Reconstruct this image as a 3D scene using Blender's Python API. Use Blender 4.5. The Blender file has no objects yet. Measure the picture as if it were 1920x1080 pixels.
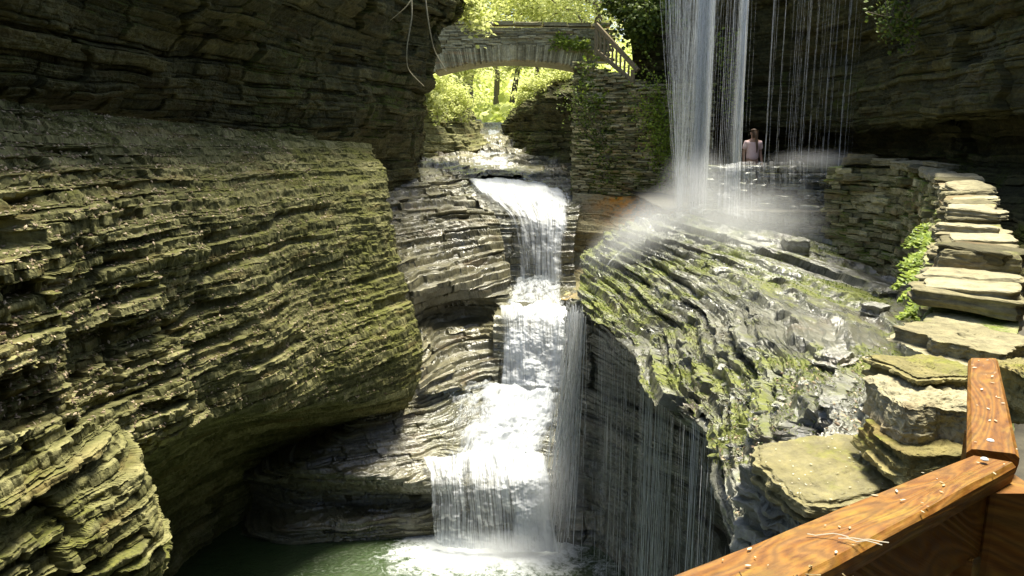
import bpy, bmesh, math, random
import numpy as np
from mathutils import Vector, Matrix

# ------------------------------------------------------------------ camera, sky, sun, exposure
SC = bpy.context.scene
COL = SC.collection
CZ = 8.0                                   # eye height above datum
F = 1400.0                                 # focal length in photo pixels
TH = math.atan(290.0 / F)                  # camera tilt downwards
cam_d = bpy.data.cameras.new('camera'); cam = bpy.data.objects.new('camera', cam_d); COL.objects.link(cam)
cam_d.sensor_width = 36; cam_d.lens = 36 * F / 1920; cam_d.clip_end = 2000; cam_d.clip_start = 0.05
cam.location = (0, 0, CZ); cam.rotation_euler = (math.pi / 2 - TH, 0, 0)
SC.camera = cam

SUN_DIR = Vector((0.17, 0.20, 0.95)).normalized()
sun_el = math.asin(SUN_DIR.z); sun_az = math.atan2(SUN_DIR.x, SUN_DIR.y)
W = bpy.data.worlds.new('World'); SC.world = W; W.use_nodes = True
wn = W.node_tree.nodes; bg = wn['Background']
sky = wn.new('ShaderNodeTexSky'); sky.sky_type = 'NISHITA'; sky.sun_disc = False
sky.sun_elevation = sun_el; sky.sun_rotation = sun_az; sky.dust_density = 3.0; sky.air_density = 1.0; sky.ozone_density = 1.0
W.node_tree.links.new(sky.outputs[0], bg.inputs['Color']); bg.inputs['Strength'].default_value = 0.10
sd = bpy.data.lights.new('sun', 'SUN'); sun = bpy.data.objects.new('sun', sd); COL.objects.link(sun)
sd.energy = 5.0; sd.angle = math.radians(20); sd.color = (1.0, 0.95, 0.80)
sun.rotation_euler = SUN_DIR.to_track_quat('Z', 'Y').to_euler()
SC.view_settings.view_transform = 'Standard'; SC.view_settings.look = 'None'
SC.view_settings.exposure = 1.38; SC.view_settings.gamma = 1.0; SC.view_settings.use_curve_mapping = False
SC.cycles.max_bounces = 6; SC.cycles.diffuse_bounces = 3; SC.cycles.glossy_bounces = 2
SC.cycles.transparent_max_bounces = 24; SC.cycles.transmission_bounces = 3; SC.cycles.volume_bounces = 1
SC.cycles.use_denoising = True
SC.cycles.sample_clamp_indirect = 4.0

rng = np.random.default_rng(7)
CT, ST = math.cos(TH), math.sin(TH)

def P(px, py, Y):
    """world point seen at photo pixel (px, py) whose forward distance is Y"""
    a = (px - 960) / F; b = (540 - py) / F
    d = np.array([a, CT + b * ST, -ST + b * CT])
    return d * (Y / d[1]) + np.array([0, 0, CZ])

def PZ(px, py, z):
    a = (px - 960) / F; b = (540 - py) / F
    d = np.array([a, CT + b * ST, -ST + b * CT])
    return d * ((z - CZ) / d[2]) + np.array([0, 0, CZ])

# ------------------------------------------------------------------ numpy noise
def h3(ix, iy, iz, seed=0):
    n = (ix.astype(np.int64) * 374761393 + iy.astype(np.int64) * 668265263 + iz.astype(np.int64) * 2147483647 + seed * 974634777) & 0xffffffff
    n = ((n ^ (n >> 13)) * 1274126177) & 0xffffffff
    n = ((n ^ (n >> 16)) * 2246822519) & 0xffffffff
    n = n ^ (n >> 15)
    return (n & 0xffffff) / float(0xffffff)

def vnoise(p, s=1.0, seed=0):
    q = np.asarray(p) * s
    i = np.floor(q).astype(np.int64); f = q - i; f = f * f * f * (f * (f * 6 - 15) + 10)
    r = 0
    for dx in (0, 1):
        wx = f[..., 0] if dx else 1 - f[..., 0]
        for dy in (0, 1):
            wy = f[..., 1] if dy else 1 - f[..., 1]
            for dz in (0, 1):
                wz = f[..., 2] if dz else 1 - f[..., 2]
                r = r + wx * wy * wz * h3(i[..., 0] + dx, i[..., 1] + dy, i[..., 2] + dz, seed)
    return r * 2 - 1

def fbm(p, s=1.0, o=4, seed=0, g=0.5):
    r = 0; a = 1.0; t = 0
    p = np.asarray(p)
    for k in range(o):
        r = r + a * vnoise(p, s * 2.03 ** k, seed + k * 17); t += a; a *= g
    return r / t

def sstep(a, b, x):
    t = np.clip((x - a) / (b - a), 0, 1); return t * t * (3 - 2 * t)

# ------------------------------------------------------------------ mesh helpers
def mesh_from(name, V, Fq, mat=None, smooth=False, attrs=None, uv=None, parent=None, tris=False):
    k = 3 if tris else 4
    V = np.ascontiguousarray(V, dtype=np.float32).reshape(-1, 3); Fq = np.ascontiguousarray(Fq, dtype=np.int32).reshape(-1, k)
    me = bpy.data.meshes.new(name)
    me.vertices.add(len(V)); me.vertices.foreach_set('co', V.ravel())
    me.loops.add(Fq.size); me.loops.foreach_set('vertex_index', Fq.ravel())
    me.polygons.add(len(Fq)); me.polygons.foreach_set('loop_start', np.arange(0, Fq.size, k, dtype=np.int32))
    me.polygons.foreach_set('use_smooth', np.full(len(Fq), smooth, dtype=bool))
    me.update(calc_edges=True)
    if attrs:
        for n, a in attrs.items():
            at = me.attributes.new(n, 'FLOAT', 'POINT'); at.data.foreach_set('value', np.ascontiguousarray(a, dtype=np.float32).ravel())
    if uv is not None:
        ul = me.uv_layers.new(name='UVMap'); ul.data.foreach_set('uv', np.ascontiguousarray(uv.reshape(-1, 2)[Fq.ravel()], dtype=np.float32).ravel())
    o = bpy.data.objects.new(name, me); COL.objects.link(o)
    if mat: me.materials.append(mat)
    if parent: o.parent = parent
    return o

def tag(o, label, cat=None, group=None, kind=None):
    o['label'] = label
    if cat: o['category'] = cat
    if group: o['group'] = group
    if kind: o['kind'] = kind
    return o

def empty(name, loc, label, cat, group=None):
    o = bpy.data.objects.new(name, None); COL.objects.link(o); o.location = loc
    o.empty_display_size = 0.1
    return tag(o, label, cat, group)

def rel(V, root):
    return np.asarray(V) - np.array(root.location)

def catmull(pts, ns):
    """pts (n,...) control points, ns samples for each of the n-1 segments"""
    pts = np.asarray(pts, float); n = len(pts); out = []
    ext = np.concatenate([[2 * pts[0] - pts[1]], pts, [2 * pts[-1] - pts[-2]]])
    for k in range(n - 1):
        p0, p1, p2, p3 = ext[k], ext[k + 1], ext[k + 2], ext[k + 3]
        t = np.arange(ns[k]) / ns[k]
        if k == n - 2: t = np.append(t, 1.0)
        t = t.reshape((-1,) + (1,) * (pts.ndim - 1))
        m1 = (p2 - p0) * 0.4; m2 = (p3 - p1) * 0.4
        out.append((2 * t**3 - 3 * t**2 + 1) * p1 + (t**3 - 2 * t**2 + t) * m1 + (-2 * t**3 + 3 * t**2) * p2 + (t**3 - t**2) * m2)
    return np.concatenate(out)

def proj(p):
    d = p - np.array([0, 0, CZ])
    w = np.maximum(d[..., 1] * CT - d[..., 2] * ST, 0.5); up = d[..., 1] * ST + d[..., 2] * CT
    return np.stack([d[..., 0] / w * F, up / w * F], -1)

def surf(ctrl, dens=0.8, world=False):
    """smooth grid through control rows; returns points (R,C,3), unit normals facing the camera, u and v metres"""
    C = np.array([[p if world else P(*p) for p in row] for row in ctrl], float)
    S = proj(C)
    lr = np.linalg.norm(np.diff(S, axis=0), axis=-1).max(1); lc = np.linalg.norm(np.diff(S, axis=1), axis=-1).max(0)
    nr = np.maximum(2, (np.minimum(lr, 900) * dens)).astype(int); nc = np.maximum(2, (np.minimum(lc, 900) * dens)).astype(int)
    G = catmull(C, nr); G = catmull(G.transpose(1, 0, 2), nc).transpose(1, 0, 2)
    return G

def normals(G, toward=None):
    du = np.gradient(G, axis=1); dv = np.gradient(G, axis=0)
    N = np.cross(du, dv); N /= np.linalg.norm(N, axis=-1, keepdims=True) + 1e-9
    view = (np.array([0, 0, CZ]) if toward is None else np.array(toward)) - G
    s = np.sign((N * view).sum(-1).mean())
    return N * s

def grid_faces(R, C):
    i = np.arange(R * C).reshape(R, C)
    return np.stack([i[:-1, :-1], i[:-1, 1:], i[1:, 1:], i[1:, :-1]], -1).reshape(-1, 4)

class Layers:
    def __init__(s, seed, tmin, tmax, zmin=-4, zmax=24, power=1.0):
        r = np.random.default_rng(seed); b = [zmin]
        while b[-1] < zmax: b.append(b[-1] + tmin + (tmax - tmin) * r.random() ** power)
        s.b = np.array(b); s.h = r.random(len(b) + 1); s.off = r.random(len(b) + 1) * 50; s.seed = seed; s.ln = 0.5 + r.random(len(b) + 1)
    def at(s, z):
        i = np.clip(np.searchsorted(s.b, z) - 1, 0, len(s.b) - 2)
        t = s.b[i + 1] - s.b[i]
        return i, (z - s.b[i]) / t, t

def strata(L, z, u, amp, blk, wob=0, rnd=0.012, mixb=0.6):
    """outward offset of broken beds; u is metres along the face"""
    i, f, t = L.at(z)
    c = u / (blk * L.ln[i]) + L.off[i] + wob
    cell = np.floor(c); fc = c - cell
    hb = h3(i, cell.astype(np.int64), np.zeros_like(i), L.seed)
    d = amp * ((1 - mixb) * L.h[i] + mixb * hb - 0.5)
    e = np.minimum(f, 1 - f) * t
    d = d - rnd * np.exp(-(e / (rnd * 0.8)) ** 2)
    eb = np.minimum(fc, 1 - fc) * blk * L.ln[i]
    d = d - rnd * 0.8 * np.exp(-(eb / (rnd * 0.8)) ** 2)
    return d, (hb * 0.6 + L.h[i] * 0.4)

def terrace(L, z, k=0.8, sharp=0.25):
    i, f, t = L.at(z)
    g = sstep(1 - sharp, 1.0, f)
    return (g - f) * t * k

def rockify(G, seed=1, big=0.2, mid=0.07, fine=0.02, terr=0.0, terr2=0.0, rough=0.02, bumpy=0.1, blk=(2.5, 0.8, 0.3), dip=(0.0, 0.0),
            mask=None, fmask=None, jagk=0.35, uaxis=None, up=0.15, thick=((0.35, 0.9), (0.07, 0.26), (0.02, 0.06)), wav=0.12):
    N = normals(G)
    Nh = N.copy(); Nh[..., 2] *= up; ln = np.linalg.norm(Nh, axis=-1, keepdims=True)
    Nh = Nh / np.maximum(ln, 0.35)
    m = 1.0 if mask is None else mask
    if uaxis is None: u = G[..., 1] * 0.9 + G[..., 0] * 0.45
    else: u = G[..., 0] * uaxis[0] + G[..., 1] * uaxis[1]
    w = fbm(G, 0.45, 3, seed) * wav + fbm(G, 2.2, 2, seed + 5) * 0.018
    s = G[..., 2] + w + dip[0] * G[..., 0] + dip[1] * G[..., 1]
    jag = fbm(G, 2.5, 3, seed + 9) * jagk
    L1 = Layers(seed + 1, *thick[0]); L2 = Layers(seed + 2, *thick[1], power=1.6); L3 = Layers(seed + 3, *thick[2])
    d1, _ = strata(L1, s, u, big, blk[0], jag * 0.5, 0.03)
    d2, tint = strata(L2, s, u, mid, blk[1], jag, 0.016)
    d3, t3 = strata(L3, s, u, fine, blk[2], jag, 0.006)
    d = (d1 + d2) * m + d3 * (m if fmask is None else fmask) + fbm(G, 0.8, 3, seed + 20) * bumpy + fbm(G, 7.0, 4, seed + 21, 0.6) * rough
    G2 = G + Nh * d[..., None]
    if terr: G2[..., 2] += terrace(L2, s + d * 0.2 + jag * 0.1, terr)
    if terr2: G2[..., 2] += terrace(L3, s + jag * 0.05, terr2)
    tint = tint * 0.6 + t3 * 0.4
    return G2, tint

def rock_obj(name, G, tint, mat, moss=None, wet=None, extra=None):
    R, C = G.shape[:2]
    at = {'tint': tint, 'moss': np.zeros((R, C)) if moss is None else np.broadcast_to(moss, (R, C)), 'wet': np.zeros((R, C)) if wet is None else np.broadcast_to(wet, (R, C))}
    if extra: at.update(extra)
    # drop faces stretched to nothing
    return mesh_from(name, G, grid_faces(R, C), mat, False, at)

# ------------------------------------------------------------------ materials
def new_mat(name):
    m = bpy.data.materials.new(name); m.use_nodes = True; nt = m.node_tree
    b = nt.nodes['Principled BSDF']
    return m, nt, b

def nd(nt, t, **kw):
    n = nt.nodes.new(t)
    for k, v in kw.items():
        if k in ('x',): continue
        setattr(n, k, v)
    return n

def lk(nt, a, b): nt.links.new(a, b)

def ramp(nt, fac, stops, interp='LINEAR'):
    r = nt.nodes.new('ShaderNodeValToRGB'); r.color_ramp.interpolation = interp
    e = r.color_ramp.elements
    while len(e) < len(stops): e.new(0.5)
    for el, (p, c) in zip(e, stops):
        el.position = p; el.color = c if len(c) == 4 else (*c, 1)
    if fac is not None: lk(nt, fac, r.inputs[0])
    return r

def noise(nt, vec, scale, detail=5, rough=0.6, dist=0.0):
    n = nt.nodes.new('ShaderNodeTexNoise'); n.inputs['Scale'].default_value = scale; n.inputs['Detail'].default_value = detail
    n.inputs['Roughness'].default_value = rough; n.inputs['Distortion'].default_value = dist
    if vec is not None: lk(nt, vec, n.inputs['Vector'])
    return n

def mapping(nt, vec, scale=(1, 1, 1), rot=(0, 0, 0)):
    m = nt.nodes.new('ShaderNodeMapping'); m.inputs['Scale'].default_value = scale; m.inputs['Rotation'].default_value = rot
    lk(nt, vec, m.inputs['Vector']); return m.outputs[0]

def math_n(nt, op, a, b=None, clamp=False):
    n = nt.nodes.new('ShaderNodeMath'); n.operation = op; n.use_clamp = clamp
    for i, v in enumerate((a, b)):
        if v is None: continue
        if isinstance(v, (int, float)): n.inputs[i].default_value = v
        else: lk(nt, v, n.inputs[i])
    return n.outputs[0]

def mixc(nt, fac, a, b, mode='MIX'):
    n = nt.nodes.new('ShaderNodeMix'); n.data_type = 'RGBA'; n.blend_type = mode
    for i, v in ((0, fac), (6, a), (7, b)):
        if isinstance(v, (int, float)): n.inputs[i].default_value = v
        elif isinstance(v, tuple): n.inputs[i].default_value = v if len(v) == 4 else (*v, 1)
        else: lk(nt, v, n.inputs[i])
    return n.outputs[2]

def attr(nt, name):
    a = nt.nodes.new('ShaderNodeAttribute'); a.attribute_name = name; return a.outputs['Fac']

def rock_mat(name, dark, midc, light, moss=(0.10, 0.13, 0.02), mossbias=0.0, rdry=0.85, rwet=0.28, stain=None, bump=0.6, wetdark=0.4, spec=0.4):
    m, nt, b = new_mat(name)
    pos = nt.nodes.new('ShaderNodeNewGeometry'); P_ = pos.outputs['Position']
    n1 = noise(nt, mapping(nt, P_, (1, 1, 5)), 1.1, 6, 0.65, 0.4)
    t = math_n(nt, 'ADD', math_n(nt, 'MULTIPLY', attr(nt, 'tint'), 0.55), math_n(nt, 'MULTIPLY', n1.outputs[0], 0.6))
    base = ramp(nt, t, [(0.28, dark), (0.55, midc), (0.8, light)]).outputs[0]
    n2 = noise(nt, P_, 14, 5, 0.7)
    base = mixc(nt, 0.75, base, ramp(nt, n2.outputs[0], [(0.3, (0.35, 0.34, 0.32)), (0.5, (0.8, 0.8, 0.78)), (0.72, (1.25, 1.22, 1.1))]).outputs[0], 'MULTIPLY')
    # brown / rusty beds
    n3 = noise(nt, mapping(nt, P_, (0.5, 0.5, 3)), 1.7, 4, 0.6)
    base = mixc(nt, math_n(nt, 'MULTIPLY', ramp(nt, n3.outputs[0], [(0.55, (0, 0, 0)), (0.7, (1, 1, 1))]).outputs[0], 0.45), base, (midc[0] * 1.2, midc[1] * 0.78, midc[2] * 0.6))
    # moss
    n4 = noise(nt, P_, 2.3, 7, 0.7)
    sep = nt.nodes.new('ShaderNodeSeparateXYZ'); lk(nt, pos.outputs['Normal'], sep.inputs[0])
    mf = math_n(nt, 'ADD', math_n(nt, 'MULTIPLY', sep.outputs[2], 0.16), math_n(nt, 'ADD', n4.outputs[0], math_n(nt, 'MULTIPLY', attr(nt, 'moss'), 0.4)))
    mf = ramp(nt, math_n(nt, 'ADD', mf, mossbias), [(0.62, (0, 0, 0)), (0.78, (1, 1, 1))]).outputs[0]
    n5 = noise(nt, P_, 25, 4, 0.7)
    mc = ramp(nt, n5.outputs[0], [(0.3, (moss[0] * 0.4, moss[1] * 0.45, moss[2] * 0.5)), (0.7, (moss[0] * 1.5, moss[1] * 1.45, moss[2] * 1.3))]).outputs[0]
    wet = attr(nt, 'wet')
    base = mixc(nt, math_n(nt, 'MULTIPLY', wet, wetdark), base, mixc(nt, 1.0, base, (0.22, 0.22, 0.21), 'MULTIPLY'))
    col = mixc(nt, mf, base, mc)
    if stain:
        rs = attr(nt, 'rust')
        nr = noise(nt, mapping(nt, P_, (1.5, 1.5, 1.0)), 3.0, 6, 0.7)
        rf = math_n(nt, 'MULTIPLY', rs, ramp(nt, nr.outputs[0], [(0.35, (0, 0, 0)), (0.6, (1, 1, 1))]).outputs[0])
        col = mixc(nt, rf, col, stain)
    lk(nt, col, b.inputs['Base Color'])
    n6 = noise(nt, P_, 5, 4, 0.6)
    wf = math_n(nt, 'MULTIPLY', wet, ramp(nt, n6.outputs[0], [(0.3, (0.5, 0.5, 0.5)), (0.55, (1, 1, 1))]).outputs[0], True)
    wf = math_n(nt, 'MULTIPLY', wf, math_n(nt, 'SUBTRACT', 1.0, math_n(nt, 'MULTIPLY', mf, 0.7)))
    rr = nt.nodes.new('ShaderNodeMapRange'); lk(nt, wf, rr.inputs[0]); rr.inputs[3].default_value = rdry; rr.inputs[4].default_value = rwet
    lk(nt, rr.outputs[0], b.inputs['Roughness'])
    rs2 = nt.nodes.new('ShaderNodeMapRange'); lk(nt, wf, rs2.inputs[0]); rs2.inputs[3].default_value = 0.15; rs2.inputs[4].default_value = spec
    lk(nt, rs2.outputs[0], b.inputs['Specular IOR Level'])
    lk(nt, math_n(nt, 'MULTIPLY', wf, spec), b.inputs['Coat Weight']); b.inputs['Coat Roughness'].default_value = 0.18; b.inputs['Coat IOR'].default_value = 1.6
    bp = nt.nodes.new('ShaderNodeBump'); bp.inputs['Strength'].default_value = bump; bp.inputs['Distance'].default_value = 0.03
    n7 = noise(nt, mapping(nt, P_, (1, 1, 2.5)), 18, 8, 0.75)
    lk(nt, n7.outputs[0], bp.inputs['Height']); lk(nt, bp.outputs[0], b.inputs['Normal']); lk(nt, bp.outputs[0], b.inputs['Coat Normal'])
    return m

M = {}
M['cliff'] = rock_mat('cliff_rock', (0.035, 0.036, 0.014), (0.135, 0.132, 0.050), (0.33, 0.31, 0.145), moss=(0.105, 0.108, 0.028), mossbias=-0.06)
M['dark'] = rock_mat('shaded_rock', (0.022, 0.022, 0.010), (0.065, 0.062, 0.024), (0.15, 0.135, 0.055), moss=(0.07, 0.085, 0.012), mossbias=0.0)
M['wet'] = rock_mat('wet_rock', (0.038, 0.036, 0.018), (0.125, 0.115, 0.055), (0.28, 0.255, 0.145), moss=(0.11, 0.12, 0.02), mossbias=-0.12, rwet=0.22, spec=0.9, bump=0.5)
M['mass'] = rock_mat('mossy_wet_rock', (0.04, 0.04, 0.026), (0.135, 0.135, 0.09), (0.33, 0.33, 0.26), moss=(0.13, 0.145, 0.03), mossbias=-0.05, rwet=0.2, spec=1.0, bump=0.55)
M['ledge'] = rock_mat('ledge_rock', (0.14, 0.125, 0.065), (0.36, 0.31, 0.16), (0.55, 0.49, 0.28), moss=(0.11, 0.13, 0.02), mossbias=-0.08, stain=(0.72, 0.32, 0.04), spec=0.8)
M['bridge'] = rock_mat('bridge_stone', (0.22, 0.20, 0.12), (0.45, 0.415, 0.26), (0.66, 0.62, 0.42), moss=(0.16, 0.2, 0.03), mossbias=-0.06, bump=0.5)
M['masonry'] = rock_mat('masonry_stone', (0.13, 0.12, 0.065), (0.33, 0.30, 0.165), (0.58, 0.53, 0.33), moss=(0.11, 0.15, 0.02), mossbias=-0.02, bump=0.5)
M['coping'] = rock_mat('coping_stone', (0.09, 0.082, 0.045), (0.24, 0.215, 0.125), (0.40, 0.365, 0.24), moss=(0.15, 0.17, 0.03), mossbias=-0.12, bump=0.5)
M['slab'] = rock_mat('slab_stone', (0.09, 0.082, 0.03), (0.20, 0.175, 0.07), (0.34, 0.30, 0.14), moss=(0.18, 0.19, 0.03), mossbias=-0.06, rwet=0.3, spec=0.7)

def water_mat(name, su, sv, lo, hi, rough=0.35, amin=0.0, col=(0.74, 0.765, 0.78)):
    m, nt, b = new_mat(name)
    uvn = nt.nodes.new('ShaderNodeTexCoord'); uv = uvn.outputs['UV']
    n1 = noise(nt, mapping(nt, uv, (su, sv, 1)), 1.0, 6, 0.65, 0.6)
    n2 = noise(nt, mapping(nt, uv, (su * 4, sv * 1.6, 1)), 1.0, 4, 0.6, 0.2)
    a = math_n(nt, 'ADD', math_n(nt, 'MULTIPLY', n1.outputs[0], 0.62), math_n(nt, 'MULTIPLY', n2.outputs[0], 0.38))
    a = math_n(nt, 'ADD', a, attr(nt, 'dens'))
    r = nt.nodes.new('ShaderNodeMapRange'); r.interpolation_type = 'SMOOTHSTEP'; lk(nt, a, r.inputs[0]); r.inputs[1].default_value = lo; r.inputs[2].default_value = hi; r.inputs[3].default_value = amin; r.inputs[4].default_value = 1.0
    b.inputs['Base Color'].default_value = (*col, 1); b.inputs['Roughness'].default_value = rough; b.inputs['Specular IOR Level'].default_value = 0.5
    tl = nt.nodes.new('ShaderNodeBsdfTranslucent'); tl.inputs[0].default_value = (*col, 1)
    mx = nt.nodes.new('ShaderNodeMixShader'); mx.inputs[0].default_value = 0.4; lk(nt, b.outputs[0], mx.inputs[1]); lk(nt, tl.outputs[0], mx.inputs[2])
    tr = nt.nodes.new('ShaderNodeBsdfTransparent'); tr.inputs[0].default_value = (0.97, 0.98, 0.97, 1)
    m2 = nt.nodes.new('ShaderNodeMixShader'); lk(nt, r.outputs[0], m2.inputs[0]); lk(nt, tr.outputs[0], m2.inputs[1]); lk(nt, mx.outputs[0], m2.inputs[2])
    lk(nt, m2.outputs[0], nt.nodes['Material Output'].inputs['Surface'])
    bp = nt.nodes.new('ShaderNodeBump'); bp.inputs['Strength'].default_value = 0.5; bp.inputs['Distance'].default_value = 0.05
    lk(nt, n1.outputs[0], bp.inputs['Height']); lk(nt, bp.outputs[0], b.inputs['Normal'])
    return m

M['fall'] = water_mat('falling_water', 12.0, 0.45, 0.38, 0.72, col=(0.74, 0.77, 0.80))
M['rapid'] = water_mat('rushing_water', 5.0, 2.6, 0.42, 0.78, col=(0.56, 0.59, 0.62))
M['curtain'] = water_mat('thin_curtain_water', 26.0, 0.22, 0.40, 0.85, col=(0.92, 0.93, 0.94))

def simple_mat(name, c1, c2, scale=20, rough=0.7, spec=0.3, bump=0.3, transl=0.0):
    m, nt, b = new_mat(name)
    pos = nt.nodes.new('ShaderNodeNewGeometry'); n = noise(nt, pos.outputs['Position'], scale, 5, 0.65)
    r = ramp(nt, n.outputs[0], [(0.3, c1), (0.7, c2)])
    lk(nt, r.outputs[0], b.inputs['Base Color']); b.inputs['Roughness'].default_value = rough; b.inputs['Specular IOR Level'].default_value = spec
    if bump:
        bp = nt.nodes.new('ShaderNodeBump'); bp.inputs['Strength'].default_value = bump; bp.inputs['Distance'].default_value = 0.01
        lk(nt, n.outputs[0], bp.inputs['Height']); lk(nt, bp.outputs[0], b.inputs['Normal'])
    if transl:
        tl = nt.nodes.new('ShaderNodeBsdfTranslucent'); lk(nt, r.outputs[0], tl.inputs[0])
        mx = nt.nodes.new('ShaderNodeMixShader'); mx.inputs[0].default_value = transl
        lk(nt, b.outputs[0], mx.inputs[1]); lk(nt, tl.outputs[0], mx.inputs[2]); lk(nt, mx.outputs[0], nt.nodes['Material Output'].inputs['Surface'])
    return m

def leaf_mat(name, c1, c2, transl=0.45):
    m, nt, b = new_mat(name)
    a = attr(nt, 'tint')
    r = ramp(nt, a, [(0.0, c1), (1.0, c2)])
    lk(nt, r.outputs[0], b.inputs['Base Color']); b.inputs['Roughness'].default_value = 0.5; b.inputs['Specular IOR Level'].default_value = 0.3
    tl = nt.nodes.new('ShaderNodeBsdfTranslucent'); lk(nt, r.outputs[0], tl.inputs[0])
    mx = nt.nodes.new('ShaderNodeMixShader'); mx.inputs[0].default_value = transl
    lk(nt, b.outputs[0], mx.inputs[1]); lk(nt, tl.outputs[0], mx.inputs[2]); lk(nt, mx.outputs[0], nt.nodes['Material Output'].inputs['Surface'])
    return m

M['leaf'] = leaf_mat('tree_leaves', (0.38, 0.43, 0.08), (0.86, 0.88, 0.40), 0.55)
M['ivy'] = leaf_mat('ivy_leaves', (0.05, 0.08, 0.012), (0.20, 0.26, 0.035), 0.3)
M['fern'] = leaf_mat('fern_leaves', (0.12, 0.19, 0.02), (0.34, 0.42, 0.05), 0.4)
M['litter'] = leaf_mat('leaf_litter', (0.10, 0.06, 0.03), (0.52, 0.42, 0.27), 0.1)
M['petal'] = leaf_mat('pale_litter', (0.30, 0.24, 0.13), (0.66, 0.62, 0.52), 0.1)
M['bark'] = simple_mat('bark', (0.09, 0.075, 0.05), (0.24, 0.2, 0.13), 30)
M['twig'] = simple_mat('pale_twig', (0.2, 0.18, 0.11), (0.38, 0.34, 0.22), 30)
M['oldwood'] = simple_mat('weathered_wood', (0.16, 0.12, 0.06), (0.36, 0.29, 0.16), 25)
M['soil'] = simple_mat('damp_path', (0.03, 0.027, 0.018), (0.08, 0.07, 0.045), 6, bump=0.5)
M['skin'] = simple_mat('skin', (0.42, 0.25, 0.17), (0.5, 0.3, 0.21), 40, 0.5, bump=0)
M['shirt'] = simple_mat('pink_shirt', (0.80, 0.56, 0.55), (0.88, 0.68, 0.66), 12, 0.85, bump=0.2)
M['hair'] = simple_mat('dark_hair', (0.06, 0.036, 0.024), (0.15, 0.095, 0.06), 60, 0.45)
M['trousers'] = simple_mat('grey_shorts', (0.10, 0.10, 0.11), (0.2, 0.2, 0.21), 15, 0.85)
M['dryclump'] = simple_mat('dry_moss', (0.12, 0.08, 0.03), (0.46, 0.36, 0.18), 60, 0.9)

def wood_mat():
    m, nt, b = new_mat('varnished_rail_wood')
    tc = nt.nodes.new('ShaderNodeTexCoord'); v = tc.outputs['UV']            # u along the board, v across, metres
    n0 = noise(nt, mapping(nt, v, (1.6, 5, 1)), 1.0, 2, 0.45, 0.4)
    sep = nt.nodes.new('ShaderNodeSeparateXYZ'); lk(nt, v, sep.inputs[0])
    s = math_n(nt, 'ADD', math_n(nt, 'MULTIPLY', sep.outputs[1], 26), math_n(nt, 'MULTIPLY', n0.outputs[0], 17.0))
    sw = math_n(nt, 'MULTIPLY_ADD', math_n(nt, 'SINE', math_n(nt, 'MULTIPLY', s, 6.28)), 0.5); sw.node.inputs[2].default_value = 0.5
    fib = noise(nt, mapping(nt, v, (6, 260, 1)), 1.0, 4, 0.7)
    g = math_n(nt, 'ADD', math_n(nt, 'MULTIPLY', sw, 0.65), math_n(nt, 'MULTIPLY', fib.outputs[0], 0.45))
    c = ramp(nt, g, [(0.05, (0.09, 0.033, 0.005)), (0.3, (0.16, 0.064, 0.008)), (0.55, (0.215, 0.094, 0.013)), (0.95, (0.29, 0.145, 0.027))]).outputs[0]
    n2 = noise(nt, mapping(nt, v, (7, 14, 1)), 1.0, 5, 0.65)
    c = mixc(nt, math_n(nt, 'MULTIPLY', ramp(nt, n2.outputs[0], [(0.52, (0, 0, 0)), (0.7, (1, 1, 1))]).outputs[0], 0.45), c, (0.34, 0.25, 0.035))
    n3 = noise(nt, mapping(nt, v, (30, 60, 1)), 1.0, 5, 0.7)
    c = mixc(nt, 0.6, c, ramp(nt, n3.outputs[0], [(0.35, (0.4, 0.38, 0.35)), (0.55, (1, 1, 1))]).outputs[0], 'MULTIPLY')
    ringl = math_n(nt, 'POWER', sw, 4.0)
    c = mixc(nt, math_n(nt, 'MULTIPLY', ringl, 0.55), c, (0.035, 0.010, 0.003))
    lk(nt, c, b.inputs['Base Color']); b.inputs['Specular IOR Level'].default_value = 0.25
    lk(nt, ramp(nt, n3.outputs[0], [(0.3, (0.42, 0.42, 0.42)), (0.7, (0.75, 0.75, 0.75))]).outputs[0], b.inputs['Roughness'])
    bp = nt.nodes.new('ShaderNodeBump'); bp.inputs['Strength'].default_value = 0.5; bp.inputs['Distance'].default_value = 0.003
    lk(nt, g, bp.inputs['Height']); lk(nt, bp.outputs[0], b.inputs['Normal'])
    return m
M['wood'] = wood_mat()

def pool_mat():
    m, nt, b = new_mat('green_pool_water')
    pos = nt.nodes.new('ShaderNodeNewGeometry'); p = pos.outputs['Position']
    n = noise(nt, p, 2.6, 6, 0.65, 1.2); n2 = noise(nt, p, 11, 5, 0.7, 0.8)
    a = math_n(nt, 'ADD', attr(nt, 'dens'), math_n(nt, 'ADD', math_n(nt, 'MULTIPLY', n.outputs[0], 0.6), math_n(nt, 'MULTIPLY', n2.outputs[0], 0.5)))
    f = ramp(nt, a, [(0.52, (0, 0, 0)), (0.78, (1, 1, 1))]).outputs[0]
    lk(nt, mixc(nt, f, (0.035, 0.058, 0.02), (0.62, 0.65, 0.66)), b.inputs['Base Color'])
    lk(nt, ramp(nt, f, [(0, (0.06, 0.06, 0.06)), (1, (0.6, 0.6, 0.6))]).outputs[0], b.inputs['Roughness'])
    bp = nt.nodes.new('ShaderNodeBump'); bp.inputs['Strength'].default_value = 0.6; bp.inputs['Distance'].default_value = 0.06
    lk(nt, n2.outputs[0], bp.inputs['Height']); lk(nt, bp.outputs[0], b.inputs['Normal'])
    return m
M['pool'] = pool_mat()

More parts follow.
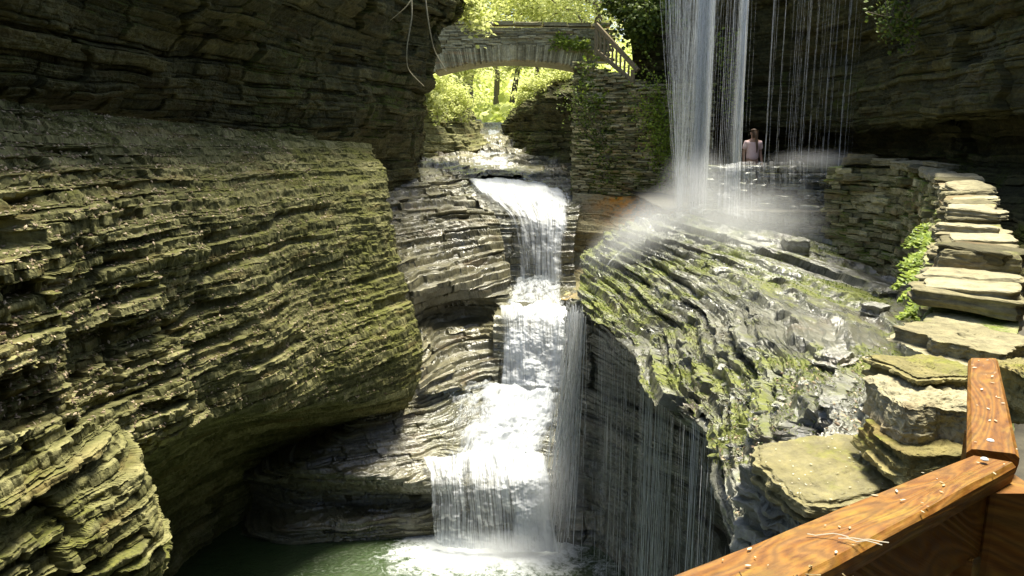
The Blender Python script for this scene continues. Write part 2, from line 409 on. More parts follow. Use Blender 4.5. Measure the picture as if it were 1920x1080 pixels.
def mist_mat(name, dens):
    m = bpy.data.materials.new(name); m.use_nodes = True; nt = m.node_tree
    nt.nodes.remove(nt.nodes['Principled BSDF'])
    v = nt.nodes.new('ShaderNodeVolumePrincipled'); v.inputs['Color'].default_value = (0.96, 0.97, 0.98, 1)
    v.inputs['Anisotropy'].default_value = 0.0
    tc = nt.nodes.new('ShaderNodeTexCoord'); ln = nt.nodes.new('ShaderNodeVectorMath'); ln.operation = 'LENGTH'; lk(nt, tc.outputs['Object'], ln.inputs[0])
    mr = nt.nodes.new('ShaderNodeMapRange'); mr.interpolation_type = 'SMOOTHSTEP'; lk(nt, ln.outputs['Value'], mr.inputs[0]); mr.inputs[1].default_value = 1.0; mr.inputs[2].default_value = 0.0; mr.inputs[3].default_value = 0.0; mr.inputs[4].default_value = 1.0
    g = nt.nodes.new('ShaderNodeNewGeometry'); n = noise(nt, g.outputs['Position'], 1.6, 3, 0.6)
    d = math_n(nt, 'MULTIPLY', mr.outputs[0], math_n(nt, 'MULTIPLY', ramp(nt, n.outputs[0], [(0.25, (0.3, 0.3, 0.3)), (0.75, (1.7, 1.7, 1.7))]).outputs[0], dens))
    lk(nt, d, v.inputs['Density'])
    lk(nt, v.outputs[0], nt.nodes['Material Output'].inputs['Volume'])
    return m

# ================================================================== TERRAIN
def struct(o, label, cat='rock'): return tag(o, label, cat, kind='structure')

# ---- left cliff, lit lower wall with its dark undercut
A = [
 [(-260,165,8.0),(0,185,9.0),(160,200,10.2),(300,222,11.6),(440,238,13.2),(570,252,15.2),(700,268,17.8)],
 [(-260,290,6.6),(0,290,7.7),(160,295,8.9),(300,300,10.3),(440,305,12.0),(570,300,14.1),(712,300,16.8)],
 [(-260,390,5.6),(0,390,6.6),(160,388,7.8),(300,385,9.2),(440,385,11.0),(570,370,13.2),(728,340,15.9)],
 [(-260,600,5.2),(0,590,6.2),(160,580,7.3),(310,565,8.7),(450,550,10.4),(580,540,12.6),(758,530,15.3)],
 [(-260,800,4.9),(0,770,5.8),(160,750,6.9),(320,700,8.3),(460,660,10.1),(600,640,12.3),(796,665,14.9)],
 [(-260,1000,4.6),(0,960,5.5),(160,880,6.9),(320,800,8.3),(440,762,10.0),(600,748,12.3),(775,735,14.7)],
 [(-240,1030,4.9),(10,985,5.8),(165,898,7.3),(325,815,8.9),(444,776,10.7),(602,760,12.8),(765,748,14.9)],
 [(-200,1050,7.0),(60,1000,8.2),(200,925,9.8),(345,840,11.4),(455,800,12.9),(606,782,14.2),(750,772,15.6)],
 [(-100,1120,8.2),(100,1050,9.6),(240,990,11.2),(360,930,12.9),(470,880,14.3),(600,850,15.2),(740,830,15.9)],
 [(0,1300,8.7),(150,1200,10.0),(280,1120,11.4),(390,1060,13.2),(490,1010,14.6),(600,970,15.2),(740,930,15.6)],
 [(0,1500,8.8),(150,1350,10.0),(280,1250,11.3),(390,1160,12.8),(490,1090,14.0),(600,1060,14.6),(740,1010,15.2)],
]
G = surf(A, 0.75)
Rr = np.linspace(0, 1, G.shape[0])[:, None]; Cc = np.linspace(0, 1, G.shape[1])[None, :]
yy = G[..., 1]
jn = fbm(G, 0.7, 3, 77)
near = 1 - sstep(8.2, 10.5, yy + jn)                       # flaky, strongly broken near part
low = 1 - sstep(CZ - 2.0, CZ - 1.3, G[..., 2])
mask = (0.14 + 1.0 * near) * (0.8 + 0.7 * fbm(G, 0.9, 2, 66)); fmask = 0.55 + 0.6 * near
G2, tint = rockify(G, 11, big=0.42, mid=0.24, fine=0.085, rough=0.055, bumpy=0.16, mask=mask, fmask=fmask, uaxis=(0.1, 1.0), blk=(1.3, 0.55, 0.16), wav=0.05, terr=0.5, terr2=0.4, dip=(0, 0.02), thick=((0.3, 0.8), (0.06, 0.22), (0.018, 0.05)))
N = normals(G)
bz = G[..., 2] - (CZ - 0.86) + 0.10 * fbm(G, 1.1, 3, 81) - 0.02 * (yy - 6.5)
G2 -= (N * np.array([1, 1, 0.2])) * (0.55 * np.exp(-(bz / 0.13) ** 4) * (1 - sstep(8.2, 9.2, yy + jn)) * sstep(-0.5, 0.1, fbm(G, 0.7, 2, 55)))[..., None]
for k, (zz, dd_, w_) in enumerate(((-1.35, 0.25, 0.06), (-1.75, 0.3, 0.07), (-2.3, 0.25, 0.06), (-2.75, 0.3, 0.08), (-3.3, 0.35, 0.09), (-0.35, .2, .05))):
    b2 = G[..., 2] - (CZ + zz) + 0.12 * fbm(G, 0.8, 3, 90 + k)
    G2 -= (N * np.array([1, 1, 0.2])) * (dd_ * np.exp(-(b2 / w_) ** 4) * sstep(0.0, 0.25, fbm(G, 0.55, 2, 120 + k)) * (0.35 + 0.65 * near))[..., None]
for yc, dd in ((7.05, 0.10), (8.75, 0.28)):                # upright joints: the face steps back beyond each
    st = sstep(yc - 0.03, yc + 0.03, yy + 0.10 * fbm(G, 1.4, 3, 5) + (G[..., 2] - CZ + 3) * 0.12)
    G2 -= (N * np.array([1, 1, 0.1])) * (st * dd * low * (1 - sstep(yc + 0.8, yc + 2.2, yy)))[..., None]
moss = 0.15 + 0.35 * fbm(G, 0.5, 3, 31) + 0.15 * (1 - near)
struct(rock_obj('left_cliff', G2, tint, M['cliff'], moss, 0.05), 'long olive layered cliff with broken ledges filling the left side', 'cliff')
LEFT_CLIFF = G2

# ---- lower left buttress
A2 = [
 [(-300,820,4.4),(-80,810,4.9),(60,800,5.5),(150,790,6.1),(215,800,6.7),(232,830,7.6),(225,850,8.4)],
 [(-300,920,4.2),(-80,910,4.7),(60,890,5.3),(160,860,5.9),(232,845,6.5),(250,880,7.4),(240,900,8.4)],
 [(-300,1010,4.0),(-80,1000,4.5),(60,985,5.1),(170,950,5.7),(255,915,6.3),(275,945,7.2),(255,960,8.4)],
 [(-300,1100,3.9),(-80,1085,4.4),(70,1060,5.0),(190,1030,5.6),(284,990,6.2),(292,1020,7.2),(270,1030,8.6)],
 [(-300,1200,3.9),(-80,1160,4.4),(70,1130,5.0),(190,1110,5.6),(280,1070,6.2),(284,1090,7.2),(260,1100,8.6)],
 [(-300,1400,4.1),(-80,1350,4.6),(70,1300,5.2),(180,1250,5.8),(255,1200,6.4),(260,1200,7.4),(240,1200,8.6)],
]
G = surf(A2, 0.75)
G2, tint = rockify(G, 14, big=0.30, mid=0.17, fine=0.06, rough=0.05, bumpy=0.10, uaxis=(0.1, 1.0), blk=(1.2, 0.5, 0.16), terr=0.6, terr2=0.5, wav=0.06, thick=((0.3, 0.7), (0.05, 0.17), (0.014, 0.04)))
struct(rock_obj('cliff_buttress', G2, tint, M['cliff'], 0.2 + 0.4 * fbm(G, 0.8, 3, 3), 0.0), 'mossy stepped buttress jutting out in the lower left corner', 'cliff')

# ---- overhanging upper left cliff
B = [
 [(-400,-700,4.6),(-100,-650,6.0),(150,-600,7.4),(400,-520,9.6),(600,-420,12.5),(740,-330,16.0),(850,-250,20.0),(900,-200,26)],
 [(-400,-250,5.6),(-80,-220,7.0),(150,-200,8.4),(400,-180,10.6),(580,-150,13.2),(720,-120,16.6),(850,-90,20.5),(880,-80,26)],
 [(-330,0,6.6),(-20,0,8.0),(160,0,9.4),(400,0,11.6),(580,0,14.2),(720,0,17.2),(848,0,20.8),(880,0,26)],
 [(-280,90,7.2),(0,95,8.6),(160,105,10.0),(320,110,11.9),(460,120,13.8),(600,120,16.0),(770,100,19.6),(825,60,21.6)],
 [(-270,165,8.0),(0,180,9.3),(160,195,10.6),(310,218,12.2),(450,235,14.0),(580,250,16.2),(750,220,19.6),(818,130,22.3)],
 [(-270,210,9.3),(0,230,10.6),(160,242,11.9),(310,262,13.4),(450,275,15.1),(580,290,17.2),(740,300,20.6),(798,200,23.5)],
 [(-270,280,9.5),(0,290,10.8),(160,300,12.0),(310,320,13.5),(450,330,15.2),(580,345,17.3),(740,360,20.8),(800,300,25)],
]
G = surf(B, 0.6)
G2, tint = rockify(G, 21, big=0.35, mid=0.16, fine=0.03, rough=0.05, bumpy=0.3, uaxis=(0.2, 1.0), blk=(1.8, 0.6, 0.25))
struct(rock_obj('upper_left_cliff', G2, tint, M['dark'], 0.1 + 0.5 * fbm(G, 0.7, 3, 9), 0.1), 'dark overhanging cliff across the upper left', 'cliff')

# ---- wet ledges left of the cascade
Cg = [
 [(670,285,22.5),(740,292,24),(800,296,25.5),(850,302,26.5),(905,318,26.5)],
 [(672,305,21.2),(740,312,22.6),(800,316,23.8),(850,320,24.6),(890,330,24.8)],
 [(680,335,20.2),(745,340,21.3),(800,342,22.3),(845,342,23.2),(880,346,23.6)],
 [(700,400,18.8),(760,395,19.9),(820,392,20.8),(880,390,21.4),(936,402,21.5)],
 [(720,470,17.5),(780,462,18.7),(850,465,19.5),(905,465,20.0),(950,480,20.6)],
 [(742,520,16.7),(790,512,17.8),(850,510,18.6),(910,512,19.4),(962,535,19.9)],
 [(752,548,16.6),(800,540,17.7),(850,545,18.5),(905,548,19.0),(966,556,19.4)],
 [(765,590,17.6),(805,588,18.8),(860,585,19.4),(915,588,19.2),(940,590,18.4)],
 [(780,625,17.0),(820,625,17.9),(870,620,18.4),(915,618,18.5),(936,620,18.1)],
 [(792,680,15.8),(825,680,16.6),(870,678,17.2),(912,672,17.5),(936,668,17.5)],
 [(760,742,15.0),(800,737,15.6),(850,727,16.2),(900,722,16.8),(935,716,17.0)],
]
G = surf(Cg, 0.9)
G2, tint = rockify(G, 33, big=0.30, mid=0.16, fine=0.03, rough=0.02, bumpy=0.15, uaxis=(0.6, 0.8), blk=(2.6, 1.2, 0.4), terr=0.85, up=0.3)
struct(rock_obj('cascade_ledges', G2, tint, M['wet'], -0.1, np.clip(0.75 + 0.5 * fbm(G, 0.8, 2, 8), 0, 1)), 'wet layered ledges beside the upper falls', 'rock ledge')

# ---- terrace above the pool and the bed under the rapids
D = [
 [(550,764,16.2),(690,752,15.3),(760,742,15.6),(830,732,16.4),(930,720,17.2),(1000,722,17.2),(1090,730,17.2)],
 [(500,812,15.4),(640,800,14.5),(720,795,14.7),(810,786,15.2),(900,785,15.5),(985,788,15.5),(1090,800,15.6)],
 [(420,874,14.6),(560,862,13.7),(640,866,13.7),(720,870,13.8),(800,868,14.1),(900,850,14.3),(1080,846,14.5)],
 [(400,897,14.4),(540,885,13.5),(640,888,13.4),(720,893,13.5),(797,903,13.6),(900,908,13.55),(1060,900,13.6)],
 [(400,917,14.8),(540,905,13.9),(640,908,13.9),(720,912,13.9),(797,922,13.9),(900,930,13.9),(1060,930,13.95)],
 [(390,962,14.9),(530,950,14.0),(640,944,14.0),(720,938,14.0),(800,940,14.0),(900,965,13.9),(1060,970,13.95)],
 [(380,997,14.3),(520,985,13.4),(640,975,13.45),(720,972,13.5),(800,972,13.6),(900,990,13.7),(1060,1000,13.8)],
 [(370,1012,14.2),(510,1000,13.3),(640,992,13.35),(720,990,13.45),(800,988,13.55),(900,1010,13.6),(1060,1015,13.7)],
 [(360,1062,14.4),(500,1050,13.5),(640,1040,13.5),(720,1040,13.5),(800,1040,13.6),(900,1050,13.6),(1060,1050,13.7)],
]
G = surf(D, 0.9)
G2, tint = rockify(G, 41, big=0.10, mid=0.09, fine=0.03, rough=0.02, bumpy=0.06, uaxis=(1.0, 0.2), blk=(2.6, 1.3, 0.5), terr=0.7, terr2=0.6, up=0.25, thick=((0.3, 0.7), (0.05, 0.16), (0.02, 0.05)), wav=0.2)
struct(rock_obj('pool_terrace', G2, tint, M['wet'], -0.05, np.clip(0.8 + 0.5 * fbm(G, 0.9, 2, 8), 0, 1)), 'flat wet rock terrace above the left edge of the pool', 'rock ledge')

# ---- stream bed under the falls
E = [
 [(840,300,30),(900,300,30),(980,300,30),(1100,305,29)],
 [(830,322,26),(900,322,26.3),(980,322,26.3),(1110,335,25.6)],
 [(850,348,23.8),(920,346,24.0),(1000,350,24.2),(1090,372,23.6)],
 [(890,372,22.6),(940,374,22.6),(1000,378,22.6),(1086,398,22.2)],
 [(925,412,21.6),(970,412,21.6),(1010,416,21.5),(1080,430,21.4)],
 [(935,460,21.3),(980,462,21.3),(1020,466,21.2),(1076,470,21.2)],
 [(940,532,21.0),(990,532,20.9),(1030,532,20.8),(1080,532,20.9)],
 [(930,580,18.6),(985,578,18.6),(1035,580,18.6),(1095,585,18.4)],
 [(925,600,18.0),(985,600,18.0),(1035,602,18.0),(1100,606,17.8)],
 [(925,660,17.6),(985,660,17.5),(1035,660,17.4),(1100,660,17.4)],
 [(925,728,17.4),(985,730,17.3),(1035,736,17.2),(1100,740,17.2)],
]
G = surf(E, 0.8)
G2, tint = rockify(G, 51, big=0.1, mid=0.10, fine=0.02, rough=0.02, bumpy=0.08, uaxis=(1.0, 0.2), terr=0.7, up=0.3)
struct(rock_obj('stream_bed', G2, tint, M['wet'], -0.1, 0.9), 'dark wet stepped stream bed below the cascades', 'stream bed')

# ---- mossy rock mass on the right
Fm = [
 [(1082,470,17.4),(1180,415,17.6),(1290,390,17.9),(1420,412,18),(1590,440,17.6)],
 [(1085,488,16.0),(1180,432,16.4),(1290,408,16.7),(1420,430,16.8),(1570,462,16.6)],
 [(1086,550,14.2),(1190,505,14.6),(1310,468,15),(1460,472,15.2),(1640,500,15.4)],
 [(1100,588,13.0),(1225,545,13),(1350,514,13.2),(1510,518,13.5),(1735,540,13.8)],
 [(1188,642,10.8),(1310,597,10.8),(1430,562,11),(1577,565,11.2),(1785,578,11.3)],
 [(1216,722,8.8),(1325,672,8.7),(1440,632,8.6),(1595,630,8.5),(1802,640,8.4)],
 [(1308,772,7.2),(1395,735,6.9),(1490,702,6.6),(1615,692,6.4),(1808,690,6.1)],
 [(1328,850,5.8),(1405,812,5.5),(1490,782,5.2),(1610,745,4.9),(1800,710,4.5)],
 [(1385,960,4.6),(1450,905,4.3),(1525,868,4.1),(1620,838,3.9),(1770,825,3.6)],
 [(1420,1100,3.6),(1480,1050,3.5),(1560,990,3.4),(1650,960,3.2),(1800,935,3.0)],
 [(1430,1300,2.8),(1500,1250,2.7),(1580,1200,2.6),(1680,1150,2.4),(1850,1080,2.2)],
]
G = surf(Fm, 1.0)
G2, tint = rockify(G, 61, big=0.26, mid=0.20, fine=0.07, rough=0.03, bumpy=0.05, uaxis=(0.3, 1.0), blk=(2.2, 1.0, 0.35), jagk=0.3, terr=1.0, terr2=1.0, up=0.12,
                   thick=((0.3, 0.6), (0.06, 0.20), (0.018, 0.045)), wav=0.08, dip=(0.26, 0.0))
mossm = 0.25 + 0.55 * fbm(G, 0.55, 3, 19) - 0.35 * (1 - sstep(4.5, 7.0, G[..., 1]))
wetm = np.clip(0.85 + 0.6 * fbm(G, 0.6, 2, 18), 0, 1)
struct(rock_obj('mossy_rock_shelf', G2, tint, M['mass'], mossm, wetm), 'sloping mossy shelf of broken wet slate on the right', 'rock shelf')
SHELF = G2; SHELF_N = normals(G)

# ---- hollow below the shelf edge
edge = [(1070,560,14.6),(1086,560,14.0),(1100,592,12.9),(1186,648,10.7),(1214,728,8.75),(1304,780,7.15),(1325,858,5.75),(1382,968,4.55),(1416,1100,3.55),(1430,1300,2.8)]
e0 = np.array([P(*p) for p in edge])
inset = np.array([0.0, 0.0, 0.9, 1.5, 1.5, 0.9, 0.7, 0.4, 0.3, 0.3])
rows = [e0 + [0.30, 0, 0.02]]
for k, (fz, fi) in enumerate(((0.02, -0.01), (0.07, 0.25), (0.25, 0.85), (0.45, 1.0), (0.65, 1.0), (0.85, 0.75), (0.97, 0.45), (1.06, 0.35))):
    r = e0.copy(); r[:, 2] = e0[:, 2] + (0.0 - e0[:, 2]) * fz
    r[:, 0] += inset * fi; rows.append(r)
H_ = np.array(rows)
H_ = H_[:, 0:]
G = surf(H_, 0.55, world=True)
G2, tint = rockify(G, 71, big=0.25, mid=0.06, fine=0.02, rough=0.03, bumpy=0.25, uaxis=(0.2, 1.0), blk=(1.8, 0.8, 0.3), up=0.2, wav=0.04)
struct(rock_obj('shelf_undercut', G2, tint, M['mass'], 0.05 - 0.5 * (1 - np.linspace(1, 0, G.shape[0])[:, None] ** 4), np.clip(0.75 + 0.4 * fbm(G, 0.7, 2, 4), 0, 1)), 'dark dripping hollow under the edge of the mossy shelf', 'rock face')

# ---- rock foot between lower fall and hollow
K2 = [
 [(1062,560,16.6),(1080,560,15.8),(1100,590,15.4)],
 [(1058,700,16.0),(1085,700,15.3),(1110,700,15.2)],
 [(1040,790,15.2),(1090,800,14.8),(1150,800,14.8)],
 [(1000,838,14.5),(1070,850,14.3),(1160,860,14.4)],
 [(1030,900,13.9),(1100,910,13.8),(1200,900,13.9)],
 [(1040,960,13.6),(1110,960,13.5),(1220,950,13.4)],
 [(1045,1000,13.4),(1120,1005,13.2),(1240,990,12.9)],
 [(1045,1060,13.3),(1120,1060,13.0),(1250,1060,12.4)],
]
G = surf(K2, 0.8)
G2, tint = rockify(G, 75, big=0.2, mid=0.12, fine=0.02, rough=0.02, bumpy=0.12, uaxis=(1, 0.2), terr=0.5, up=0.3)
struct(rock_obj('plunge_rock', G2, tint, M['wet'], -0.2, 1.0), 'dark wet rock foot right of the lowest fall', 'rock')

# ---- ledge under the masonry wall, with a rust coloured seep
J = [
 [(1072,352,24.6),(1160,350,24.4),(1250,348,23.8),(1330,350,22.6)],
 [(1074,364,23.6),(1160,361,23.3),(1245,358,22.5),(1320,360,21)],
 [(1072,400,23.0),(1150,396,22.5),(1235,396,21.4),(1310,390,19.6)],
 [(1068,432,22.6),(1130,430,22.0),(1205,424,20.8),(1290,400,18.6)],
 [(1064,446,22.6),(1110,446,22.3),(1175,440,21.2),(1270,415,18.6)],
 [(1058,475,23.0),(1090,475,22.8),(1150,470,22.0),(1250,450,20)],
 [(1052,528,21.6),(1080,528,21.4),(1120,520,20.6),(1200,480,19)],
 [(1052,560,19.2),(1080,560,18.8),(1110,560,18.2),(1180,540,17)],
]
G = surf(J, 0.9)
G2, tint = rockify(G, 81, big=0.12, mid=0.10, fine=0.03, rough=0.02, bumpy=0.1, uaxis=(1, 0.2), terr=0.5, up=0.3)
c = P(1172, 382, 22.6); rust = np.exp(-(((G - c) / [0.75, 1.5, 0.5]) ** 2).sum(-1)) * 1.2
struct(rock_obj('wall_ledge', G2, tint, M['ledge'], -0.1, np.clip(0.3 + 0.6 * fbm(G, 0.9, 2, 2), 0, 1), {'rust': rust}), 'layered ledge with an orange rust stain under the stone wall', 'rock ledge')

# ---- right cliff
Hc = [
 [(1130,-190,27),(1235,-190,24.0),(1340,-190,21.8),(1450,-190,20.6),(1570,-190,19.0),(1720,-190,15.8),(1890,-190,12.8),(2250,-190,9.4)],
 [(1170,-130,25),(1250,-130,22.8),(1340,-130,21.6),(1450,-130,20.9),(1570,-130,19.0),(1700,-130,14.9),(1860,-130,11.7),(2200,-130,8.4)],
 [(1180,-60,25),(1265,-40,23.9),(1350,-40,22.9),(1460,-40,21.9),(1590,-40,18.6),(1715,-60,15.2),(1860,-60,12.0),(2150,-60,8.7)],
 [(1185,100,25.2),(1275,100,24.6),(1370,100,23.8),(1480,100,22.4),(1600,100,19.4),(1720,100,15.7),(1860,100,12.4),(2120,100,9.0)],
 [(1190,225,25.2),(1280,230,24.8),(1380,238,24.0),(1490,243,22.4),(1605,240,19.0),(1720,230,15.4),(1860,220,12.1),(2110,205,8.8)],
 [(1190,245,25.4),(1280,252,25.0),(1385,258,24.6),(1500,262,23.6),(1620,258,20.6),(1730,250,17.0),(1860,240,13.8),(2100,232,10.4)],
 [(1190,300,25.6),(1285,305,25.0),(1390,310,24.6),(1510,315,23.4),(1630,318,20.2),(1740,322,16.4),(1860,330,13.2),(2090,350,9.8)],
 [(1190,345,25.4),(1285,350,24.4),(1390,358,23.6),(1510,372,21.8),(1630,392,18.4),(1745,425,14.4),(1870,490,10.3),(2080,640,6.4)],
]
G = surf(Hc, 0.65)
G2, tint = rockify(G, 91, big=0.45, mid=0.14, fine=0.03, rough=0.05, bumpy=0.25, uaxis=(0.6, -0.8), blk=(2.0, 0.7, 0.3), up=0.25)
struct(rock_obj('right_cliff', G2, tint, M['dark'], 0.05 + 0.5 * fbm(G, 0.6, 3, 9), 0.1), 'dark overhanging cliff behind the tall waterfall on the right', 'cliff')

nc = [[(7.6, 6.8), (4.9, 3.2), (4.0, 0.5), (3.8, -3.0), (1.5, -7.5), (-4.5, -9.0), (-9.5, -7.5)]]  # path cliff, continued unseen behind the camera to darken surfaces facing it
zz_ = [CZ + 4.6, CZ + 3.2, CZ + 1.5, CZ - 0.2, CZ - 2.2, -1.0]; lean_ = [0.45, 0.3, 0.02, 0.0, 0.0, 0.0]  # top leans inward to block the sky above and behind the camera
NCg = [[(x * (1 - l_ * (0.3 if y > 1 else 1)), y * (1 - l_ * (0.0 if y > 1 else 1)), z) for x, y in nc[0]] for z, l_ in zip(zz_, lean_)]
G = surf(NCg, 0.12, world=True)
G2, tint = rockify(G, 95, big=0.4, mid=0.15, fine=0.03, rough=0.05, bumpy=0.25, uaxis=(0.6, -0.8), up=0.25)
struct(rock_obj('sky_block_cliff', G2, tint, M['dark'], 0.1, 0.1), 'dark layered cliff beside the path on the right, added unseen behind the viewpoint to block sky light', 'cliff')

# ---- walking path on the right
pts = [(P(1250,365,24)), P(1250,365,22)]
PATH_Z = CZ - 1.75
pl = [((3.6, 24.5), (3.6, 17.8)), ((6.0, 25.0), (5.6, 17.2)), ((8.6, 24.5), (7.4, 16.9)), ((11.0, 20.5), (8.6, 15.6)), ((11.5, 15.5), (8.2, 13.0)), ((10.2, 11.0), (6.9, 10.5)),
      ((8.0, 7.5), (5.2, 8.0)), ((6.2, 5.2), (3.9, 5.6)), ((4.6, 3.4), (2.7, 4.2)), ((3.4, 2.0), (1.7, 2.8)), ((2.6, 0.5), (1.0, 1.3)), ((2.2, -2.5), (-1.4, 0.4)), ((2.0, -4), (-2.5, -1.5))]
Gp = np.array([[[a[0] + (b[0] - a[0]) * t, a[1] + (b[1] - a[1]) * t, PATH_Z] for t in np.linspace(0, 1, 5)] for a, b in pl])
Gp = catmull(Gp, [20] * (len(pl) - 1)); Gp = catmull(Gp.transpose(1, 0, 2), [12] * 4).transpose(1, 0, 2)
Gp[..., 2] += fbm(Gp, 2.0, 4, 3) * 0.04
struct(mesh_from('path', Gp, grid_faces(*Gp.shape[:2]), M['soil'], True), 'damp narrow walking path behind the dry stone wall', 'path')

# ---- gorge beyond the bridge
Kf = [
 [(700,150,60),(820,190,60),(900,225,58),(960,225,58),(1030,190,60),(1180,130,60)],
 [(740,195,46),(820,215,46),(890,240,45),(955,242,45),(1030,215,46),(1150,180,46)],
 [(760,230,38),(820,240,38),(885,256,37),(952,258,37),(1020,245,37),(1130,220,38)],
 [(770,265,33),(830,268,33),(890,276,32.5),(955,278,32.5),(1020,275,32.5),(1120,260,33)],
 [(780,288,30.5),(840,290,30.2),(895,293,30),(955,294,30),(1020,296,30),(1120,296,30)],
 [(780,306,27.8),(840,306,27.8),(895,310,27.8),(955,312,27.8),(1020,314,27.5),(1120,318,27)],
 [(780,330,25.4),(840,332,25.0),(895,335,25.0),(955,336,25.0),(1020,342,24.9),(1120,352,24.5)],
]
G = surf(Kf, 1.0)
G2, tint = rockify(G, 101, big=0.3, mid=0.18, fine=0.02, rough=0.04, bumpy=0.3, uaxis=(1, 0.2), terr=0.9, up=0.4, thick=((0.4, 0.9), (0.12, 0.3), (0.03, 0.08)))
struct(rock_obj('upper_gorge_floor', G2, tint, M['wet'], 0.0, 0.5), 'stepped stream floor of the gorge beyond the bridge', 'rock ledge')
Kl = [
 [(740,120,31),(800,130,34),(850,165,38),(885,200,43)],
 [(750,195,29.5),(810,198,31.5),(860,205,35),(895,222,40)],
 [(755,235,29),(815,238,30.6),(865,240,33),(902,248,37)],
 [(760,262,28.6),(815,264,29.8),(868,264,31.5),(908,268,34)],
 [(765,285,28.6),(815,287,29.6),(868,287,30.8),(912,288,32)],
 [(765,310,28.0),(815,312,28.8),(868,312,29.6),(905,312,30)],
]
G = surf(Kl, 1.0)
G2, tint = rockify(G, 105, big=0.35, mid=0.2, fine=0.03, rough=0.05, bumpy=0.3, uaxis=(0.5, 0.8), terr=0.6, up=0.3, thick=((0.4, 0.9), (0.12, 0.3), (0.03, 0.08)))
struct(rock_obj('far_left_ledges', G2, tint, M['cliff'], 0.2, 0.2), 'layered rock ledges under bushes left of the far stream', 'rock ledge')
Kr = [
 [(952,215,42),(985,185,35),(1030,155,31),(1130,130,28)],
 [(944,236,40),(968,212,33.5),(1020,185,29.5),(1130,165,27)],
 [(952,256,38),(980,252,33.5),(1035,240,30.0),(1130,225,27.5)],
 [(958,285,34),(985,285,32),(1040,282,30.0),(1130,275,27.6)],
 [(960,305,31),(990,306,30.4),(1040,308,29.4),(1130,312,27.2)],
]
G = surf(Kr, 1.0)
G2, tint = rockify(G, 108, big=0.4, mid=0.2, fine=0.03, rough=0.05, bumpy=0.3, uaxis=(0.6, -0.7), terr=0.3, up=0.3)
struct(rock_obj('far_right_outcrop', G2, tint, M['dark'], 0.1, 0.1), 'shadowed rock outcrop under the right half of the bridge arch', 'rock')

# ---- wooded slope closing the far gorge
X, Yg = np.meshgrid(np.linspace(-60, 60, 160), np.linspace(0, 1, 60))
Ys = 62 + Yg * 60; Zs = CZ - 2 + Yg * 14 + 0.010 * X ** 2 * (1 - Yg * 0.5)
Gh = np.stack([X, Ys, Zs], -1); Gh[..., 2] += fbm(Gh, 0.12, 3, 4) * 2
M['slope'] = simple_mat('wooded_slope', (0.10, 0.13, 0.02), (0.34, 0.40, 0.07), 0.9, 0.9, bump=1.0)
struct(mesh_from('hill', Gh, grid_faces(*Gh.shape[:2]), M['slope'], True), 'wooded hillside closing the gorge far behind the bridge', 'hill')

M['slope'].node_tree.nodes['Principled BSDF'].inputs['Roughness'].default_value = 1.0
HILL = Gh
# ---- ground sheet under everything
gx = np.array([[-75, -20, -3.0], [75, -20, -3.0], [-75, 130, -3.0], [75, 130, -3.0]])
struct(mesh_from('ground', gx, [[0, 1, 3, 2]], M['soil']), 'dark bedrock far below the gorge', 'ground')

# ================================================================== WATER
POOL_Z = 0.14
gx = np.stack(np.meshgrid(np.linspace(-9, 4.5, 320), np.linspace(2, 15.5, 320)), -1)
Gw = np.concatenate([gx, np.full(gx.shape[:2] + (1,), POOL_Z)], -1)
base = np.array([PZ(925, 1030, POOL_Z)[:2]])
dx = np.maximum(np.abs(Gw[..., 0] - base[0, 0] ) - 1.0, 0) ; dy = (Gw[..., 1] - base[0, 1])
dist = np.sqrt((dx / 1.1) ** 2 + (dy / 1.3) ** 2)
dens = 0.42 - 0.46 * dist ** 0.65
dens = np.maximum(dens, -0.2 + 0.22 * np.exp(-(((Gw[..., 0] - PZ(1150, 1060, POOL_Z)[0]) / 1.2) ** 2 + ((Gw[..., 1] - 12.6) / 0.9) ** 2)))
foam_h = np.clip(dens, 0, 1) * 0.10
Gw[..., 2] += fbm(Gw, 1.2, 3, 3) * 0.02 + foam_h * fbm(Gw, 4, 3, 6)
struct(mesh_from('pool', Gw, grid_faces(*Gw.shape[:2]), M['pool'], True, {'dens': dens}), 'green pool with white foam below the lowest fall', 'pool')

def water_sheet(name, ctrl, mat, label, cat='waterfall', fade=0.18, base=0.0, amp=0.06, dens_fn=None, kind=None, seed=0, dens=0.9, fs=1.0, thick=0.03, endfade=0.0, lumpd=0.05):
    G = surf(ctrl, dens)
    N = normals(G)
    du = np.linalg.norm(np.diff(G, axis=1), axis=-1).mean(0); dv = np.linalg.norm(np.diff(G, axis=0), axis=-1).mean(1)
    u = np.concatenate([[0], np.cumsum(du)])[None, :] + np.zeros(G.shape[:2]); v = np.concatenate([[0], np.cumsum(dv)])[:, None] + np.zeros(G.shape[:2])
    q = np.stack([u * 6 * fs, v * 0.8 * fs, u * 0 + seed * 3.1], -1)
    d = fbm(q, 1.0, 4, seed + 3)
    lump = fbm(np.stack([u * 2.6, v * 3.4, u * 0 + seed], -1), 1.0, 4, seed + 8)
    G2 = G + N * (d * amp + lump * amp * (0.6 + 6 * lumpd))[..., None]
    cu = u / u.max(); cv = v / v.max()
    D = base + np.zeros(G.shape[:2]) - 0.5 * (1 - sstep(0, fade, cu + d * 0.05)) - 0.5 * (1 - sstep(0, fade, 1 - cu + d * 0.05))
    D = D + lumpd * lump
    if endfade: D = D - 0.5 * (1 - sstep(0, endfade, cv)) - 0.5 * (1 - sstep(0, endfade, 1 - cv))
    if dens_fn is not None: D = D + dens_fn(cu, cv, G)
    o = mesh_from(name, G2, grid_faces(*G.shape[:2]), mat, True, {'dens': D}, np.stack([u, v], -1))
    tag(o, label, cat, kind=kind)
    return o

